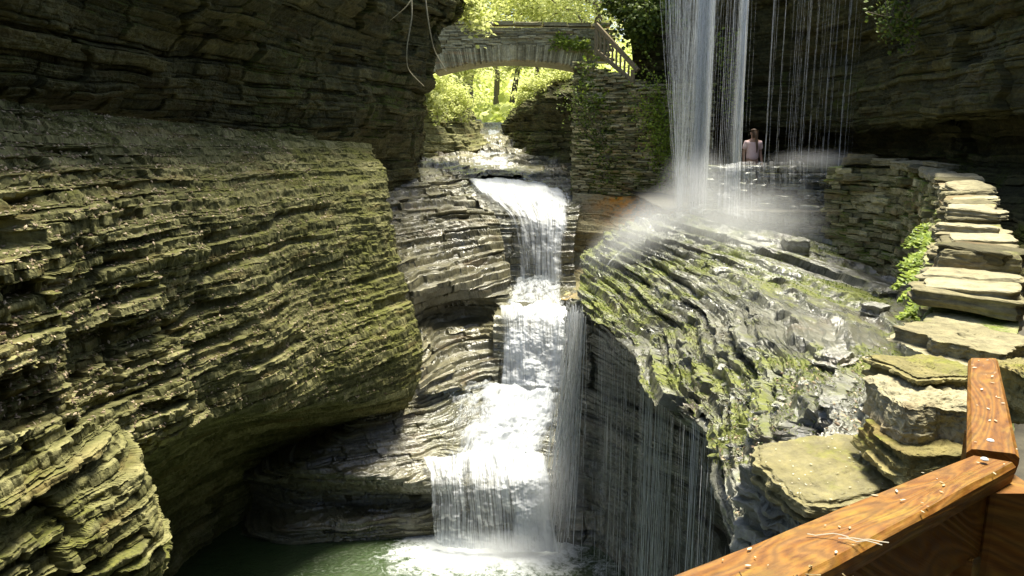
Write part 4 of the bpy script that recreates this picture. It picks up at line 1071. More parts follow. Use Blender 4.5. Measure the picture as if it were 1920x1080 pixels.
while s < cum[-1] - 0.2:
    f = s / cum[-1]; l = r.uniform(0.4, 0.8) if f < .55 else r.uniform(0.3, 0.55); m = s + l / 2
    px_, py_ = np.interp(m, cum, wp[:, 0]), np.interp(m, cum, wp[:, 1]); d = np.array([np.interp(m + .1, cum, wp[:, 0]) - np.interp(m - .1, cum, wp[:, 0]), np.interp(m + .1, cum, wp[:, 1]) - np.interp(m - .1, cum, wp[:, 1])])
    yaw = math.atan2(d[1], d[0]); h = r.uniform(0.07, 0.16)
    mb = MB()
    put_stone(mb, (px_, py_, topz(f) + h / 2 + r.uniform(0.0, 0.06)), (l * 1.0, r.uniform(0.44, 0.62), h * 1.15), yaw, r, SVC, 0.05)
    if r.random() < 0.5: put_stone(mb, (px_ + r.normal(0, .04), py_ + r.normal(0, .04), topz(f) + h + 0.06), (l * 0.8, 0.46, 0.09), yaw + r.normal(0, .25), r, SVC, 0.06)
    mb.build('coping_stone', M['coping'], root, origin=root.location, moss=0.05)
    s += l

# ---- big flat ledge and blocks between wall and rail (each could be lifted away)
def big_stone(name, px, py, Y, size, yaw, label, mat, seed, res=40, tilt=(0, 0), moss=0.0, wet=0.2, cat='boulder', flat=0.06):
    bm = bmesh.new(); bmesh.ops.create_cube(bm, size=2.0); bmesh.ops.subdivide_edges(bm, edges=bm.edges[:], cuts=res, use_grid_fill=True)
    V = np.array([v.co[:] for v in bm.verts]); Fq = np.array([[v.index for v in f.verts] for f in bm.faces]); bm.free()
    S = V / ((np.abs(V) ** 16).sum(-1, keepdims=True) ** (1 / 16)); V = S * np.array(size) / 2
    n2 = V / np.linalg.norm(V, axis=-1, keepdims=True)
    horiz = np.array([1, 1, 0.0])
    out = 0.15 * max(size[:2]) * fbm(V * [1, 1, 0.3], 2.4 / max(size[:2]), 5, seed, 0.6)
    V = V + n2 * horiz * out[:, None]
    Lb = Layers(seed, 0.02, 0.06, -2, 2)
    i, f_, t_ = Lb.at(V[:, 2] + 0.006 * fbm(V, 4, 2, seed)); hb = Lb.h[i]
    side = 1 - sstep(0.75, 0.95, np.abs(V[:, 2]) / (size[2] / 2 + 1e-6))
    V = V + n2 * horiz * ((hb - 0.5) * 0.07 * side * (1 + fbm(V, 9, 2, seed + 2)))[:, None]
    V[:, 2] += fbm(V, 5.0 / max(size), 4, seed + 4) * flat * size[2] * 2.2
    V = V + n2 * (fbm(V, 22, 5, seed + 8, 0.7) * 0.024)[:, None]
    Rm = np.array(Matrix.Rotation(yaw, 3, 'Z') @ Matrix.Rotation(tilt[0], 3, 'X') @ Matrix.Rotation(tilt[1], 3, 'Y'))
    c = P(px, py, Y)
    o = mesh_from(name, V @ Rm.T, Fq, mat, False, {'tint': 0.3 + 0.5 * hb, 'moss': np.full(len(V), moss), 'wet': np.full(len(V), wet), 'rust': np.zeros(len(V))})
    o.location = c
    return tag(o, label, cat)

big_stone('stone_slab', 1610, 888, 3.15, (0.74, 0.50, 0.13), 0.12, 'broad flat olive slab flecked with petals just beyond the rail', M['slab'], 5, moss=-0.12, wet=0.35, cat='stone slab', res=40, tilt=(0.06, -0.03))
big_stone('stone_block', 1738, 705, 3.35, (0.36, 0.36, 0.11), 0.1, 'rough brown block on top of the stack nearest the rail', M['slab'], 6, cat='stone block', wet=0.1)
big_stone('stone_block', 1738, 775, 3.15, (0.38, 0.40, 0.22), -0.05, 'pale tan block under the rough brown block by the rail', M['coping'], 7, cat='stone block', wet=0.0)
big_stone('stone_block', 1738, 840, 3.05, (0.46, 0.40, 0.14), 0.1, 'lowest wide stone block at the stack foot beside the slab', M['slab'], 17, cat='stone block', wet=0.0)
big_stone('stone_slab', 1815, 640, 3.7, (0.46, 0.55, 0.09), 0.5, 'flat pale slab where the wall coping meets the rail end', M['coping'], 8, cat='stone slab', wet=0.0)
big_stone('stone_slab', 1880, 545, 4.75, (0.45, 0.7, 0.08), -0.5, 'long pale slab on the wall at the right edge', M['coping'], 9, cat='stone slab', wet=0.0)
big_stone('boulder', 1925, 735, 3.0, (0.2, 0.3, 0.22), 0.2, 'grey boulder right behind the far rail end', M['slab'], 10, cat='boulder', wet=0.0)
big_stone('boulder', 1500, 985, 3.2, (0.4, 0.5, 0.5), 0.4, 'dark rough boulder propping the flat slab below the rail', M['mass'], 12, cat='boulder', wet=0.6)
SHP = proj(SHELF) 
def on_shelf(px, py):
    c = np.array([px - 960, 540 - py]); i = ((SHP - c) ** 2).sum(-1).argmin(); return SHELF.reshape(-1, 3)[i]
for k, (px, py, Y, s_, lb) in enumerate([(1660,562,9.0,0.34,'small wet boulder standing up in front of the wall foot'), (1560,690,6.6,0.3,'small dark stone lying mid shelf'), (1490,470,14.2,0.5,'dark rounded boulder on the upper shelf below the stepped wall'),
    (1640,590,8.0,0.28,'low dark stone beside the small standing boulder'), (1720,670,6.4,0.24,'little stone below the ferns')]):
    big_stone('boulder', px, py, Y, (s_ * 1.2, s_, s_ * 0.7), k * 0.7, lb, M['mass'], 30 + k, res=14, wet=0.8, moss=0.05).location = on_shelf(px, py) + np.array([0, 0, s_ * 0.2])

# ================================================================== WOODEN RAIL IN THE FOREGROUND
RZ = CZ - 0.60
def board(name, corners_top, th, mat, root, seed=0, wav=0.003):
    """flat board: four plan corners (a0 left, a1 left end, b1, b0), top height z, thickness th; uv in metres"""
    a0, a1, b1, b0 = [np.array(c, float) for c in corners_top]
    n, m = 60, 12; ts = np.linspace(0, 1, n); ss = np.linspace(0, 1, m)
    L = np.linalg.norm(a1 - a0); Wd = np.linalg.norm(b0 - a0)
    V, UV = [], []
    prof = []
    for q in ss: prof.append((q, 0))
    rd = 0.012
    top = [(q, -rd * max(0, 1 - min(q, 1 - q) * Wd / rd) ** 2 * 0.7) for q in ss]
    loop = top + [(1, -th * 0.5), (1 - .04, -th), (0.04, -th), (0, -th * 0.5)]
    for t in ts:
        for q, dz in loop:
            p = (a0 * (1 - t) + a1 * t) * (1 - q) + (b0 * (1 - t) + b1 * t) * q
            V.append([p[0], p[1], p[2] + dz]); UV.append([t * L + seed, q * Wd + (dz * 1.0 if dz < -0.012 else 0)])
    V = np.array(V); k = len(loop)
    V[:, 2] += wav * fbm(V, 9, 3, seed); V[:, :2] += (0.002 * fbm(V, 14, 3, seed + 1))[:, None]
    Fq = []
    for i in range(n - 1):
        for j in range(k):
            j2 = (j + 1) % k; Fq.append([i * k + j, i * k + j2, (i + 1) * k + j2, (i + 1) * k + j])
    for base_, fl in ((0, 1), ((n - 1) * k, 0)):
        for j in range(k // 2 - 1):
            f = [base_ + j, base_ + j + 1, base_ + k - 2 - j, base_ + k - 1 - j]; Fq.append(f[::-1] if fl else f)
    return mesh_from(name, V - np.array(root.location), Fq, mat, False, None, np.array(UV), parent=root)

c_in = PZ(1818, 852, RZ); c_out = PZ(1906, 868, RZ)
n_in = PZ(1130, 1110, RZ); n_out = PZ(1250, 1200, RZ)
n_in = c_in + (PZ(1240, 1080, RZ) - c_in) * 1.5
d_ = (n_in - c_in) / np.linalg.norm(n_in - c_in); nrm_ = np.array([d_[1], -d_[0], 0]);
if nrm_[1] > 0: nrm_ = -nrm_
w_ = 0.142
c_out2 = c_out; n_out = n_in + nrm_ * w_
root = empty('wooden_railing', (c_out[0], c_out[1], PATH_Z), 'orange brown wooden railing with petals in the lower right foreground', 'railing')
board('top_rail', (n_in, c_in, c_out, n_out), 0.04, M['wood'], root, 1)
f_in, f_out = PZ(1816, 672, RZ + 0.02), PZ(1872, 672, RZ + 0.02)
k_in, k_out = PZ(1813, 842, RZ + 0.006), PZ(1913, 852, RZ + 0.006)
board('top_rail', (k_in, f_in, f_out, k_out), 0.04, M['wood'], root, 7)
def plank(name, p0, p1, w, h, up=(0, 0, 1), mat=None):
    mb = MB(); beam(mb, p0, p1, w, h, up, 0.08)
    V = np.concatenate(mb.V); d = np.array(p1) - np.array(p0); L = np.linalg.norm(d); d = d / L
    uv = np.stack([(V - p0) @ d, (V - p0) @ np.array([0.3, 0.5, 0.8])], -1)
    return mesh_from(name, V - np.array(root.location), np.concatenate(mb.F), mat or M['wood'], False, None, uv, parent=root)
mid_c = c_in * 0.5 + c_out * 0.5; mid_n = n_in * 0.5 + n_out * 0.5
ofs = nrm_ * 0.0
plank('side_rail', mid_n + ofs + [0, 0, -0.04 - 0.07], mid_c + ofs + [0, 0, -0.04 - 0.07] - d_ * -0.0, 0.04, 0.138)
plank('bottom_rail', mid_n + [0, 0, -0.85], mid_c + [0, 0, -0.85], 0.04, 0.09)
for k in range(9):
    q = mid_n + (mid_c - mid_n) * (k + 0.6) / 9.3
    plank('baluster', q + [0, 0, -0.85], q + [0, 0, -0.17], 0.04, 0.04, up=(0, 1, 0))
mid_f = f_in * 0.5 + f_out * 0.5; mid_k = k_in * 0.5 + k_out * 0.5
plank('side_rail', mid_k + [0.01, 0, -0.115], mid_f + [0.01, 0, -0.115], 0.04, 0.138)
plank('bottom_rail', mid_k + [0, 0, -0.85], mid_f + [0, 0, -0.85], 0.04, 0.09)
for k in range(4):
    q = mid_k + (mid_f - mid_k) * (k + 0.7) / 4.4
    plank('baluster', q + [0, 0, -0.85], q + [0, 0, -0.17], 0.04, 0.04, up=(0, 1, 0))
pc = (c_out * 0.55 + c_in * 0.45) + np.array([0.012, -0.01, 0])
plank('post', (pc[0], pc[1], PATH_Z - 0.1), (pc[0], pc[1], RZ - 0.042), 0.09, 0.09, up=(0, 1, 0))
# screw heads
M['metal'] = simple_mat('steel', (0.45, 0.45, 0.44), (0.7, 0.7, 0.68), 90, 0.3, 0.6, 0)
for px, py in ((1838, 853 + 4), (1849, 822)):
    q = PZ(px + 8, py + 4, RZ + 0.008)
    me = bpy.data.meshes.new('bolt'); bm = bmesh.new(); bmesh.ops.create_uvsphere(bm, u_segments=12, v_segments=8, radius=0.007)
    for v in bm.verts: v.co.z *= 0.5
    bm.to_mesh(me); bm.free(); me.materials.append(M['metal']); o = bpy.data.objects.new('bolt', me); COL.objects.link(o); o.parent = root; o.location = Vector(q) - root.location

# ================================================================== LEAVES, LITTER, PLANTS
def leaf_quads(C, size, r, Nrm=None, flat=0.6, aspect=0.6, bend=0.25):
    """one bent two-quad leaf per centre: returns verts, quads (6 verts, 2 quads per leaf)"""
    n = len(C); size = np.broadcast_to(size, n)
    if Nrm is None:
        Nrm = r.normal(0, 1, (n, 3)); Nrm[:, 2] = np.abs(Nrm[:, 2]) + flat
    Nrm = Nrm / np.linalg.norm(Nrm, axis=1, keepdims=True)
    t = r.normal(0, 1, (n, 3)); t -= (t * Nrm).sum(1, keepdims=True) * Nrm; t /= np.linalg.norm(t, axis=1, keepdims=True) + 1e-9
    b = np.cross(Nrm, t)
    L = (size * 0.5)[:, None]; Wd = L * aspect; be = L * bend
    v = np.stack([C - t * L, C - t * L * 0.1 + b * Wd, C - t * L * .1 + Nrm * be, C - t * L * 0.1 - b * Wd, C + t * L * 0.5 + b * Wd * .7 , C + t * L, C + t * L * 0.5 - b * Wd * .7], 1)
    i = np.arange(n)[:, None] * 7
    f = np.concatenate([i + np.array([[0, 1, 2, 3]]), i + np.array([[1, 4, 5, 2]]), i + np.array([[2, 5, 6, 3]])], 0)
    return v.reshape(-1, 3), f

def leaf_obj(name, C, size, mat, r, parent=None, Nrm=None, flat=0.6, aspect=0.6, origin=None, tint=None, bend=0.25):
    V, Fq = leaf_quads(C, size, r, Nrm, flat, aspect, bend)
    t = r.random(len(C)) if tint is None else tint
    if origin is not None: V = V - np.array(origin)
    return mesh_from(name, V, Fq, mat, False, {'tint': np.repeat(t, 7)}, parent=parent)

def tube(pts, rad, sides=6):
    pts = np.asarray(pts, float); n = len(pts); rad = np.broadcast_to(rad, n)
    d = np.gradient(pts, axis=0); d /= np.linalg.norm(d, axis=1, keepdims=True) + 1e-9
    ref = np.where(np.abs(d[:, 2:3]) > 0.9, np.array([[1.0, 0, 0]]), np.array([[0, 0, 1.0]]))
    s = np.cross(d, ref); s /= np.linalg.norm(s, axis=1, keepdims=True); u = np.cross(s, d)
    a = np.arange(sides) * 2 * math.pi / sides
    V = pts[:, None] + rad[:, None, None] * (np.cos(a)[None, :, None] * s[:, None] + np.sin(a)[None, :, None] * u[:, None])
    i = np.arange(n * sides).reshape(n, sides); j = np.roll(i, -1, axis=1)
    return V.reshape(-1, 3), np.stack([i[:-1], j[:-1], j[1:], i[1:]], -1).reshape(-1, 4)

def wiggle(p0, p1, n, amp, r):
    t = np.linspace(0, 1, n)[:, None]; p = np.array(p0) * (1 - t) + np.array(p1) * t
    w = np.cumsum(r.normal(0, amp, (n, 3)), axis=0); w -= w[0]; w -= t * w[-1]
    return p + w

def tree(base, h, cr, label, seed, nleaf=6000, leaf=0.16, mat='leaf', cat='tree', group='trees beyond the bridge', squash=0.8, lean=(0, 0), low=0.25, name='tree'):
    r = np.random.default_rng(seed); root = empty(name, base, label, cat, group)
    top = np.array([lean[0], lean[1], h]); tr = wiggle((0, 0, -0.3), top, 14, h * 0.012, r)
    V, Fq = tube(tr, np.linspace(h * 0.018, h * 0.004, 14)); mb = MB(); mb.add(V, Fq, .5)
    Cs = []
    nb = 34
    for k in range(nb):
        f = low + (0.97 - low) * (k + r.random()) / nb; p = tr[min(13, int(f * 13))]
        an = r.uniform(0, 6.28); ll = cr * (0.45 + 0.7 * r.random()) * (1 - 0.55 * max(0, (f - 0.45)) / 0.55)
        e = p + np.array([math.cos(an) * ll, math.sin(an) * ll, ll * r.uniform(-0.1, 0.5)])
        bp = wiggle(p, e, 8, ll * 0.03, r); V, Fq = tube(bp, np.linspace(h * 0.007, h * 0.0015, 8), 5); mb.add(V, Fq, .5)
        m = nleaf // nb
        cl = 3 + int(r.integers(0, 3))
        for c_ in range(cl):
            q = bp[int(r.integers(3, 8))] + r.normal(0, cr * 0.08, 3)
            Cs.append(q + r.normal(0, 1, (m // cl, 3)) * np.array([cr * 0.17, cr * 0.17, cr * 0.10 * squash]))
    mb.build('trunk', M['bark'], root)
    leaf_obj('crown', np.concatenate(Cs), leaf * r.uniform(0.6, 1.3, sum(len(c) for c in Cs)), M[mat], r, root)
    return root

tr_spec = [  # px, py(base), Y, h, crown, label
 (838,190,36,5.0,2.4,'leafy tree on the ledges under the left half of the arch'),
 (885,185,48,8,3.4,'pale young tree in the middle of the arch opening'),
 (1005,175,44,7,3.2,'bright tree leaning over the far stream on the right'),
 (960,185,58,14,5.0,'tall sunlit tree behind the middle of the bridge'),
 (870,180,54,15,5.2,'tall sunlit tree rising above the bridge at left'),
 (1040,170,52,13,4.6,'tall sunlit tree rising above the right end of the bridge'),
 (780,150,44,12,4.6,'leaning tree behind the dark left cliff'),
 (1110,150,45,12,4.6,'tree behind the stair railing'),
 (930,190,72,18,6.5,'farthest pale tree closing the gorge'),
 (1010,190,70,17,6.0,'far pale tree beside the farthest one'),
]
for k, (px, py, Y, h, cr, lb) in enumerate(tr_spec):
    tree(P(px, py, Y), h, cr, lb, 200 + k, nleaf=6000 if Y < 60 else 4500, leaf=0.20 if Y < 50 else 0.30)
bush_spec = [(812,200,30.5,1.3,1.3,'bright bush on the ledge at the left foot of the arch'), (850,212,33,1.1,1.1,'small bush above the layered ledges left of the far stream'), (1050,168,30.5,1.2,1.3,'yellow green bush on the shadowed outcrop under the arch'),
    (1000,190,34,0.8,0.9,'low bush overhanging the far stream from the outcrop')]
for k, (px, py, Y, h, cr, lb) in enumerate(bush_spec):
    tree(P(px, py, Y), h, cr, lb, 300 + k, nleaf=3200, leaf=0.13, name='bush', cat='bush', group='bushes beyond the bridge', low=0.05)

r = np.random.default_rng(330); hp = HILL.reshape(-1, 3); ii = r.integers(0, len(hp), 30000); hp = hp[ii]; hp = hp[(np.abs(hp[:, 0]) < 28) & (hp[:, 1] < 110)]
o = leaf_obj('far_woods', hp + r.normal(0, 1, hp.shape) * [1.5, 1.5, 1.0] + [0, 0, 1.5], 0.9 * r.uniform(.5, 1.4, len(hp)), M['leaf'], r, None)
tag(o, 'pale sunlit woods on the hillside far behind the bridge', 'woods', kind='stuff')
# ivy and hanging plants: leaves on a surface patch
def ivy(name, pts, spread, n, size, label, seed, mat='ivy', cat='ivy', group='ivy on the stonework'):
    r = np.random.default_rng(seed); pts = np.array([P(*p) for p in pts]); root = empty(name, pts[0], label, cat, group)
    mb = MB(); C = []
    for k in range(7):
        q = catmull(pts + r.normal(0, spread * 0.5, pts.shape) * [1, .2, 1], [6] * (len(pts) - 1)); V, Fq = tube(q, 0.008, 4); mb.add(V, Fq, .5)
        idx = r.integers(0, len(q), n // 7); C.append(q[idx] + r.normal(0, spread * 0.35, (n // 7, 3)) * [1, 0.35, 1])
    mb.build('stem', M['bark'], root, origin=root.location)
    C = np.concatenate(C); Nn = r.normal(0, 0.6, (len(C), 3)) + [0, -0.8, 0.5]
    leaf_obj('leaves', C, size * r.uniform(.6, 1.3, len(C)), M[mat], r, root, Nn, aspect=0.8, origin=root.location)
    return root
ivy('ivy', [(1150,0,24.6),(1185,30,24.2),(1215,70,23.8)], 0.55, 2200, 0.13, 'dark ivy mass above the stair railing', 401)
ivy('ivy', [(1160,-40,23.6),(1200,-20,23.2),(1230,20,22.6)], 0.6, 1800, 0.13, 'ivy hanging from the cliff at the top beside the tall fall', 402)
ivy('ivy', [(1040,80,24.9),(1070,84,24.9),(1100,88,24.8)], 0.2, 420, 0.10, 'small leafy sprig trailing on the right end of the bridge', 403, mat='fern')
ivy('ivy', [(1095,130,23.8),(1120,170,23.6),(1150,200,23.4)], 0.45, 700, 0.10, 'ivy creeping below the foot of the stair railing', 404, mat='fern')
ivy('ivy', [(1225,170,22.5),(1240,230,22.4),(1250,310,22.2)], 0.75, 2600, 0.075, 'ivy patch on the wall beside the tall fall', 405, mat='fern')
ivy('ivy', [(1105,180,23.5),(1135,250,23.4),(1160,320,23.2)], 0.8, 1500, 0.07, 'scattered ivy low on the retaining wall', 406)
ivy('hanging_plant', [(1670,10,15.2),(1690,40,15.0),(1700,70,15.1)], 0.4, 500, 0.075, 'yellow green plant hanging on the upper right cliff', 407, mat='ivy', cat='plant', group='plants hanging on the cliffs')
ivy('hanging_plant', [(1360,60,22.6),(1372,130,22.8),(1380,200,23)], 0.4, 500, 0.09, 'long green growth on the cliff behind the narrow stream', 408, mat='fern', cat='plant', group='plants hanging on the cliffs')
ivy('hanging_plant', [(800,178,22.6),(812,192,23.0),(830,205,23.6)], 0.25, 420, 0.11, 'bright leaves at the left end of the arch', 409, mat='leaf', cat='plant', group='plants hanging on the cliffs')

# leafy spray hanging at the top of the bridge, bare twigs on the left cliff
def spray(px, py, Y, label, seed, n=420):
    r = np.random.default_rng(seed); p0 = P(px - 10, py - 70, Y); root = empty('leafy_branch', p0, label, 'branch')
    mb = MB(); C = []
    for k in range(7):
        e = P(px + r.uniform(-35, 35), py + r.uniform(10, 65), Y + r.normal(0, .3)); q = wiggle(p0, e, 10, 0.03, r); V, Fq = tube(q, np.linspace(0.015, 0.003, 10), 5); mb.add(V, Fq, .5)
        C.append(q[r.integers(4, 10, n // 7)] + r.normal(0, 0.16, (n // 7, 3)))
    mb.build('twigs', M['bark'], root, origin=root.location)
    leaf_obj('leaves', np.concatenate(C), 0.15 * r.uniform(.6, 1.3, sum(len(c) for c in C)), M['leaf'], r, root, aspect=0.75, origin=root.location)
spray(880, 10, 22.5, 'bright leafy branch hanging in front of the left end of the bridge', 501, 700)
r = np.random.default_rng(44)
def twig(pts, rad, label):
    q = np.array([P(*p) for p in pts]); root = q[0]
    V, Fq = tube(catmull(q, [8] * (len(q) - 1)), np.linspace(rad, rad * 0.35, 8 * (len(q) - 1) + 1), 5)
    o = mesh_from('bare_twig', V - root, Fq, M['twig'], True); o.location = root; tag(o, label, 'twig', 'bare twigs hanging on the left cliff')
twig([(770,-25,16.5),(772,30,16.4),(763,90,16.4),(766,130,16.5),(795,162,16.7)], 0.022, 'long bare twig curling at its tip in front of the left cliff')
twig([(795,-25,16.8),(803,40,16.8),(815,95,17.0),(838,135,17.2)], 0.022, 'straight bare twig hanging toward the left end of the arch')
twig([(780,-15,16.2),(762,12,16.1),(732,38,16.1)], 0.014, 'short bare twig pointing left at the top of the cliff')

# ferns on the dry stone wall
def fern(base, label, seed, nf=9, ln=0.45):
    r = np.random.default_rng(seed); root = empty('fern', base, label, 'fern', 'ferns growing on the dry stone wall'); C, S, Nn = [], [], []
    mb = MB()
    for k in range(nf):
        an = r.uniform(0, 6.28); l = ln * r.uniform(.6, 1.2)
        d = np.array([math.cos(an) - 0.5, math.sin(an) - 0.5, 0]); t = np.linspace(0, 1, 14)[:, None]
        q = d * l * t * 0.8 + np.array([0, 0, 1]) * (0.6 * t - 0.75 * t ** 2) * l
        V, Fq = tube(q, np.linspace(0.004, 0.001, 14), 4); mb.add(V, Fq, .5)
        sd_ = np.cross(d, [0, 0, 1]); sd_ /= np.linalg.norm(sd_) + 1e-6
        for sg in (-1, 1):
            w = (0.30 * l * np.sin(np.pi * np.clip(t[:, 0] * 0.9 + 0.1, 0, 1)))[:, None]
            for fr in (0.25, 0.6, 0.9): C.append(q + sd_ * sg * w * fr); S.append(np.full(14, 0.055 * l / 0.45 + 0.01))
    mb.build('stalks', M['bark'], root)
    C = np.concatenate(C); Nn = r.normal(0, .35, (len(C), 3)) + [0, -0.2, 1]
    leaf_obj('fronds', C, np.concatenate(S) * 1.3, M['fern'], r, root, Nn, aspect=0.5)
    return root
fk = [(1785,430,10.5,'fern highest on the dry stone wall'),(1795,450,9.4,'second fern down the dry stone wall'),(1780,490,8.6,'fern hanging in the middle of the row on the wall'),(1795,520,7.4,'fern below the middle of the row on the wall'),(1785,560,6.6,'large bright fern near the wall foot'),(1775,590,5.8,'lowest fern at the wall foot'),(1800,545,6.2,'fern tucked against the coping edge'),(1750,450,12.2,'small fern on the shaded inner bend of the wall')]
for k, (px, py, Y, lb) in enumerate(fk): fern(P(px, py, Y), lb, 600 + k, 11, 0.55 if Y > 7 else 0.4)
fern(P(1690, 815, 3.3), 'tiny green plant beside the stone stack near the rail', 640, 6, 0.10)

# grass tufts on the shelf
def scatter_on(G, n, r, cond):
    R, C = G.shape[:2]; out = []
    fN = normals(G); k = 0
    i = r.integers(1, R - 1, n * 4); j = r.integers(1, C - 1, n * 4)
    p = G[i, j]; ok = cond(p, fN[i, j]); return p[ok][:n], fN[i, j][ok][:n]
r = np.random.default_rng(71)
p, nn = scatter_on(SHELF, 7000, r, lambda p, n: (fbm(p, 0.55, 3, 19) + 0.35 * r.normal(0, .3, len(p)) > 0.10) & (p[:, 1] > 5) & (n[:, 2] > 0.25))
o = leaf_obj('moss_tufts', p + nn * 0.02, 0.035 * r.uniform(.5, 1.5, len(p)) * np.clip(p[:, 1] / 9, .35, 1.2), M['ivy'], r, None, nn + r.normal(0, .7, nn.shape), aspect=0.35)
tag(o, 'bright green moss tufts spread over the wet shelf', 'moss', kind='stuff')
# slate chips on the shelf
def chips(G, n, r, cond, name, label, mat, smin, smax, wet):
    p, nn = scatter_on(G, n, r, cond); mb = MB()
    for q, m in zip(p, nn):
        s_ = r.uniform(smin, smax); V, Fq = SVB[int(r.integers(0, 8))]
        V = V * [s_ * r.uniform(.7, 1.5), s_, s_ * r.uniform(.08, .22)]
        mm = Vector(m * 0.5 + np.array([r.normal(0, .2), r.normal(0, .2), 1.0])).normalized(); Rm = np.array(mm.to_track_quat('Z', 'Y').to_matrix() @ Matrix.Rotation(r.uniform(0, 6.28), 3, 'Z'))
        mb.add(V @ Rm.T + q + m * s_ * 0.04, Fq, r.random())
    o = mb.build(name, mat, None, wet=wet); tag(o, label, 'stone chips', kind='stuff'); return o
chips(SHELF, 900, r, lambda p, n: (p[:, 1] < 8.5) & (p[:, 0] > 0.215 * p[:, 1] + 0.5), 'slate_chips', 'loose thin slate chips strewn over the shelf', M['mass'], 0.025, 0.085, 0.9)
# leaf litter on the left cliff ledges
p, nn = scatter_on(LEFT_CLIFF, 9000, r, lambda p, n: (n[:, 2] > 0.45) & (p[:, 2] > CZ - 6) & (p[:, 1] < 14))
o = leaf_obj('leaf_litter', p + nn * 0.012, 0.034 * r.uniform(.4, 1.7, len(p)), M['litter'], r, None, nn + r.normal(0, .35, nn.shape), aspect=0.5)
tag(o, 'pale dead leaves and twigs lying on the left cliff ledges', 'leaf litter', kind='stuff')
p, nn = scatter_on(SHELF, 1500, r, lambda p, n: (n[:, 2] > 0.4) & (p[:, 1] < 7.5))
o = leaf_obj('leaf_litter', p + nn * 0.012, 0.04 * r.uniform(.5, 1.5, len(p)), M['litter'], r, None, nn + r.normal(0, .35, nn.shape), aspect=0.5)
tag(o, 'brown dead leaves among the slate on the near shelf', 'leaf litter', kind='stuff')
# pale petals on the rail
def on_rail(n, a0, a1, b1, b0, z):
    t = r.random(n)[:, None]; q = r.random(n)[:, None]
    p = (np.array(a0) * (1 - t) + np.array(a1) * t) * (1 - q) + (np.array(b0) * (1 - t) + np.array(b1) * t) * q; p[:, 2] += z; return p
pp = np.concatenate([on_rail(42, n_in, c_in, c_out, n_out, 0.0035), on_rail(22, k_in, f_in, f_out, k_out, 0.0035)])
o = leaf_obj('petals', pp, 0.0075 * r.uniform(.3, 1.8, len(pp)), M['petal'], r, None, np.tile([0, 0, 1.0], (len(pp), 1)) + r.normal(0, .08, (len(pp), 3)), aspect=0.4, bend=0.05)
tag(o, 'small pale petals scattered on the wooden top rails', 'petals', kind='stuff')
sl = bpy.data.objects['stone_slab']; me = sl.data
Vs = np.array([v.co[:] for v in me.vertices]) + np.array(sl.location); up_ = Vs[Vs[:, 2] > np.array(sl.location)[2] + 0.03]
pp = up_[r.integers(0, len(up_), 170)] + r.normal(0, .012, (170, 3)) * [1, 1, 0] + [0, 0, 0.006]
o = leaf_obj('petals', pp, 0.010 * r.uniform(.4, 1.6, len(pp)), M['petal'], r, None, np.tile([0, 0, 1.0], (len(pp), 1)) + r.normal(0, .12, (len(pp), 3)), aspect=0.5, bend=0.05)
tag(o, 'pale petals scattered on the flat slab', 'petals', kind='stuff')

# dry moss clump hanging on the rail edge
ts_ = np.linspace(0, 1, 400)[:, None]; ln_ = c_out * (1 - ts_) + n_out * ts_; q = ln_[np.abs(proj(ln_)[:, 0] + 960 - 1512).argmin()] + nrm_ * 0.004 + [0, 0, -0.03]; root = empty('dry_moss_clump', q, 'dry brown tuft of moss and web clinging to the rail edge', 'moss clump')
mb = MB()
for k in range(160):
    a_ = r.normal(0, 1, 3) * [0.035, 0.012, 0.018]; b_ = a_ + r.normal(0, 1, 3) * [0.02, 0.01, 0.02] + [0, 0, -0.012]
    V, Fq = tube(wiggle(a_, b_, 5, 0.004, r), 0.0011, 4); mb.add(V, Fq, .5)
mb.build('fibres', M['dryclump'], root)
mb = MB(); V, Fq = SV[2]; mb.add(V * [0.045, 0.025, 0.05] + [0.0, 0, -0.03], Fq, .4); mb.build('clump', M['dryclump'], root)
q = PZ(1560, 1008, RZ + 0.006); mb = MB()
for k in range(3):
    a_ = np.array([r.normal(0, .02), r.normal(0, .012), 0]); V, Fq = tube(wiggle(a_, a_ + [0.05 * r.uniform(.5, 1.3), -0.03 * r.uniform(.3, 1), 0.004], 6, 0.002, r), 0.0010, 4); mb.add(V, Fq, .5)
o = mb.build('straw', M['petal'], None); o.location = q; tag(o, 'pale straw stalks lying on the rail near the moss clump', 'straw')

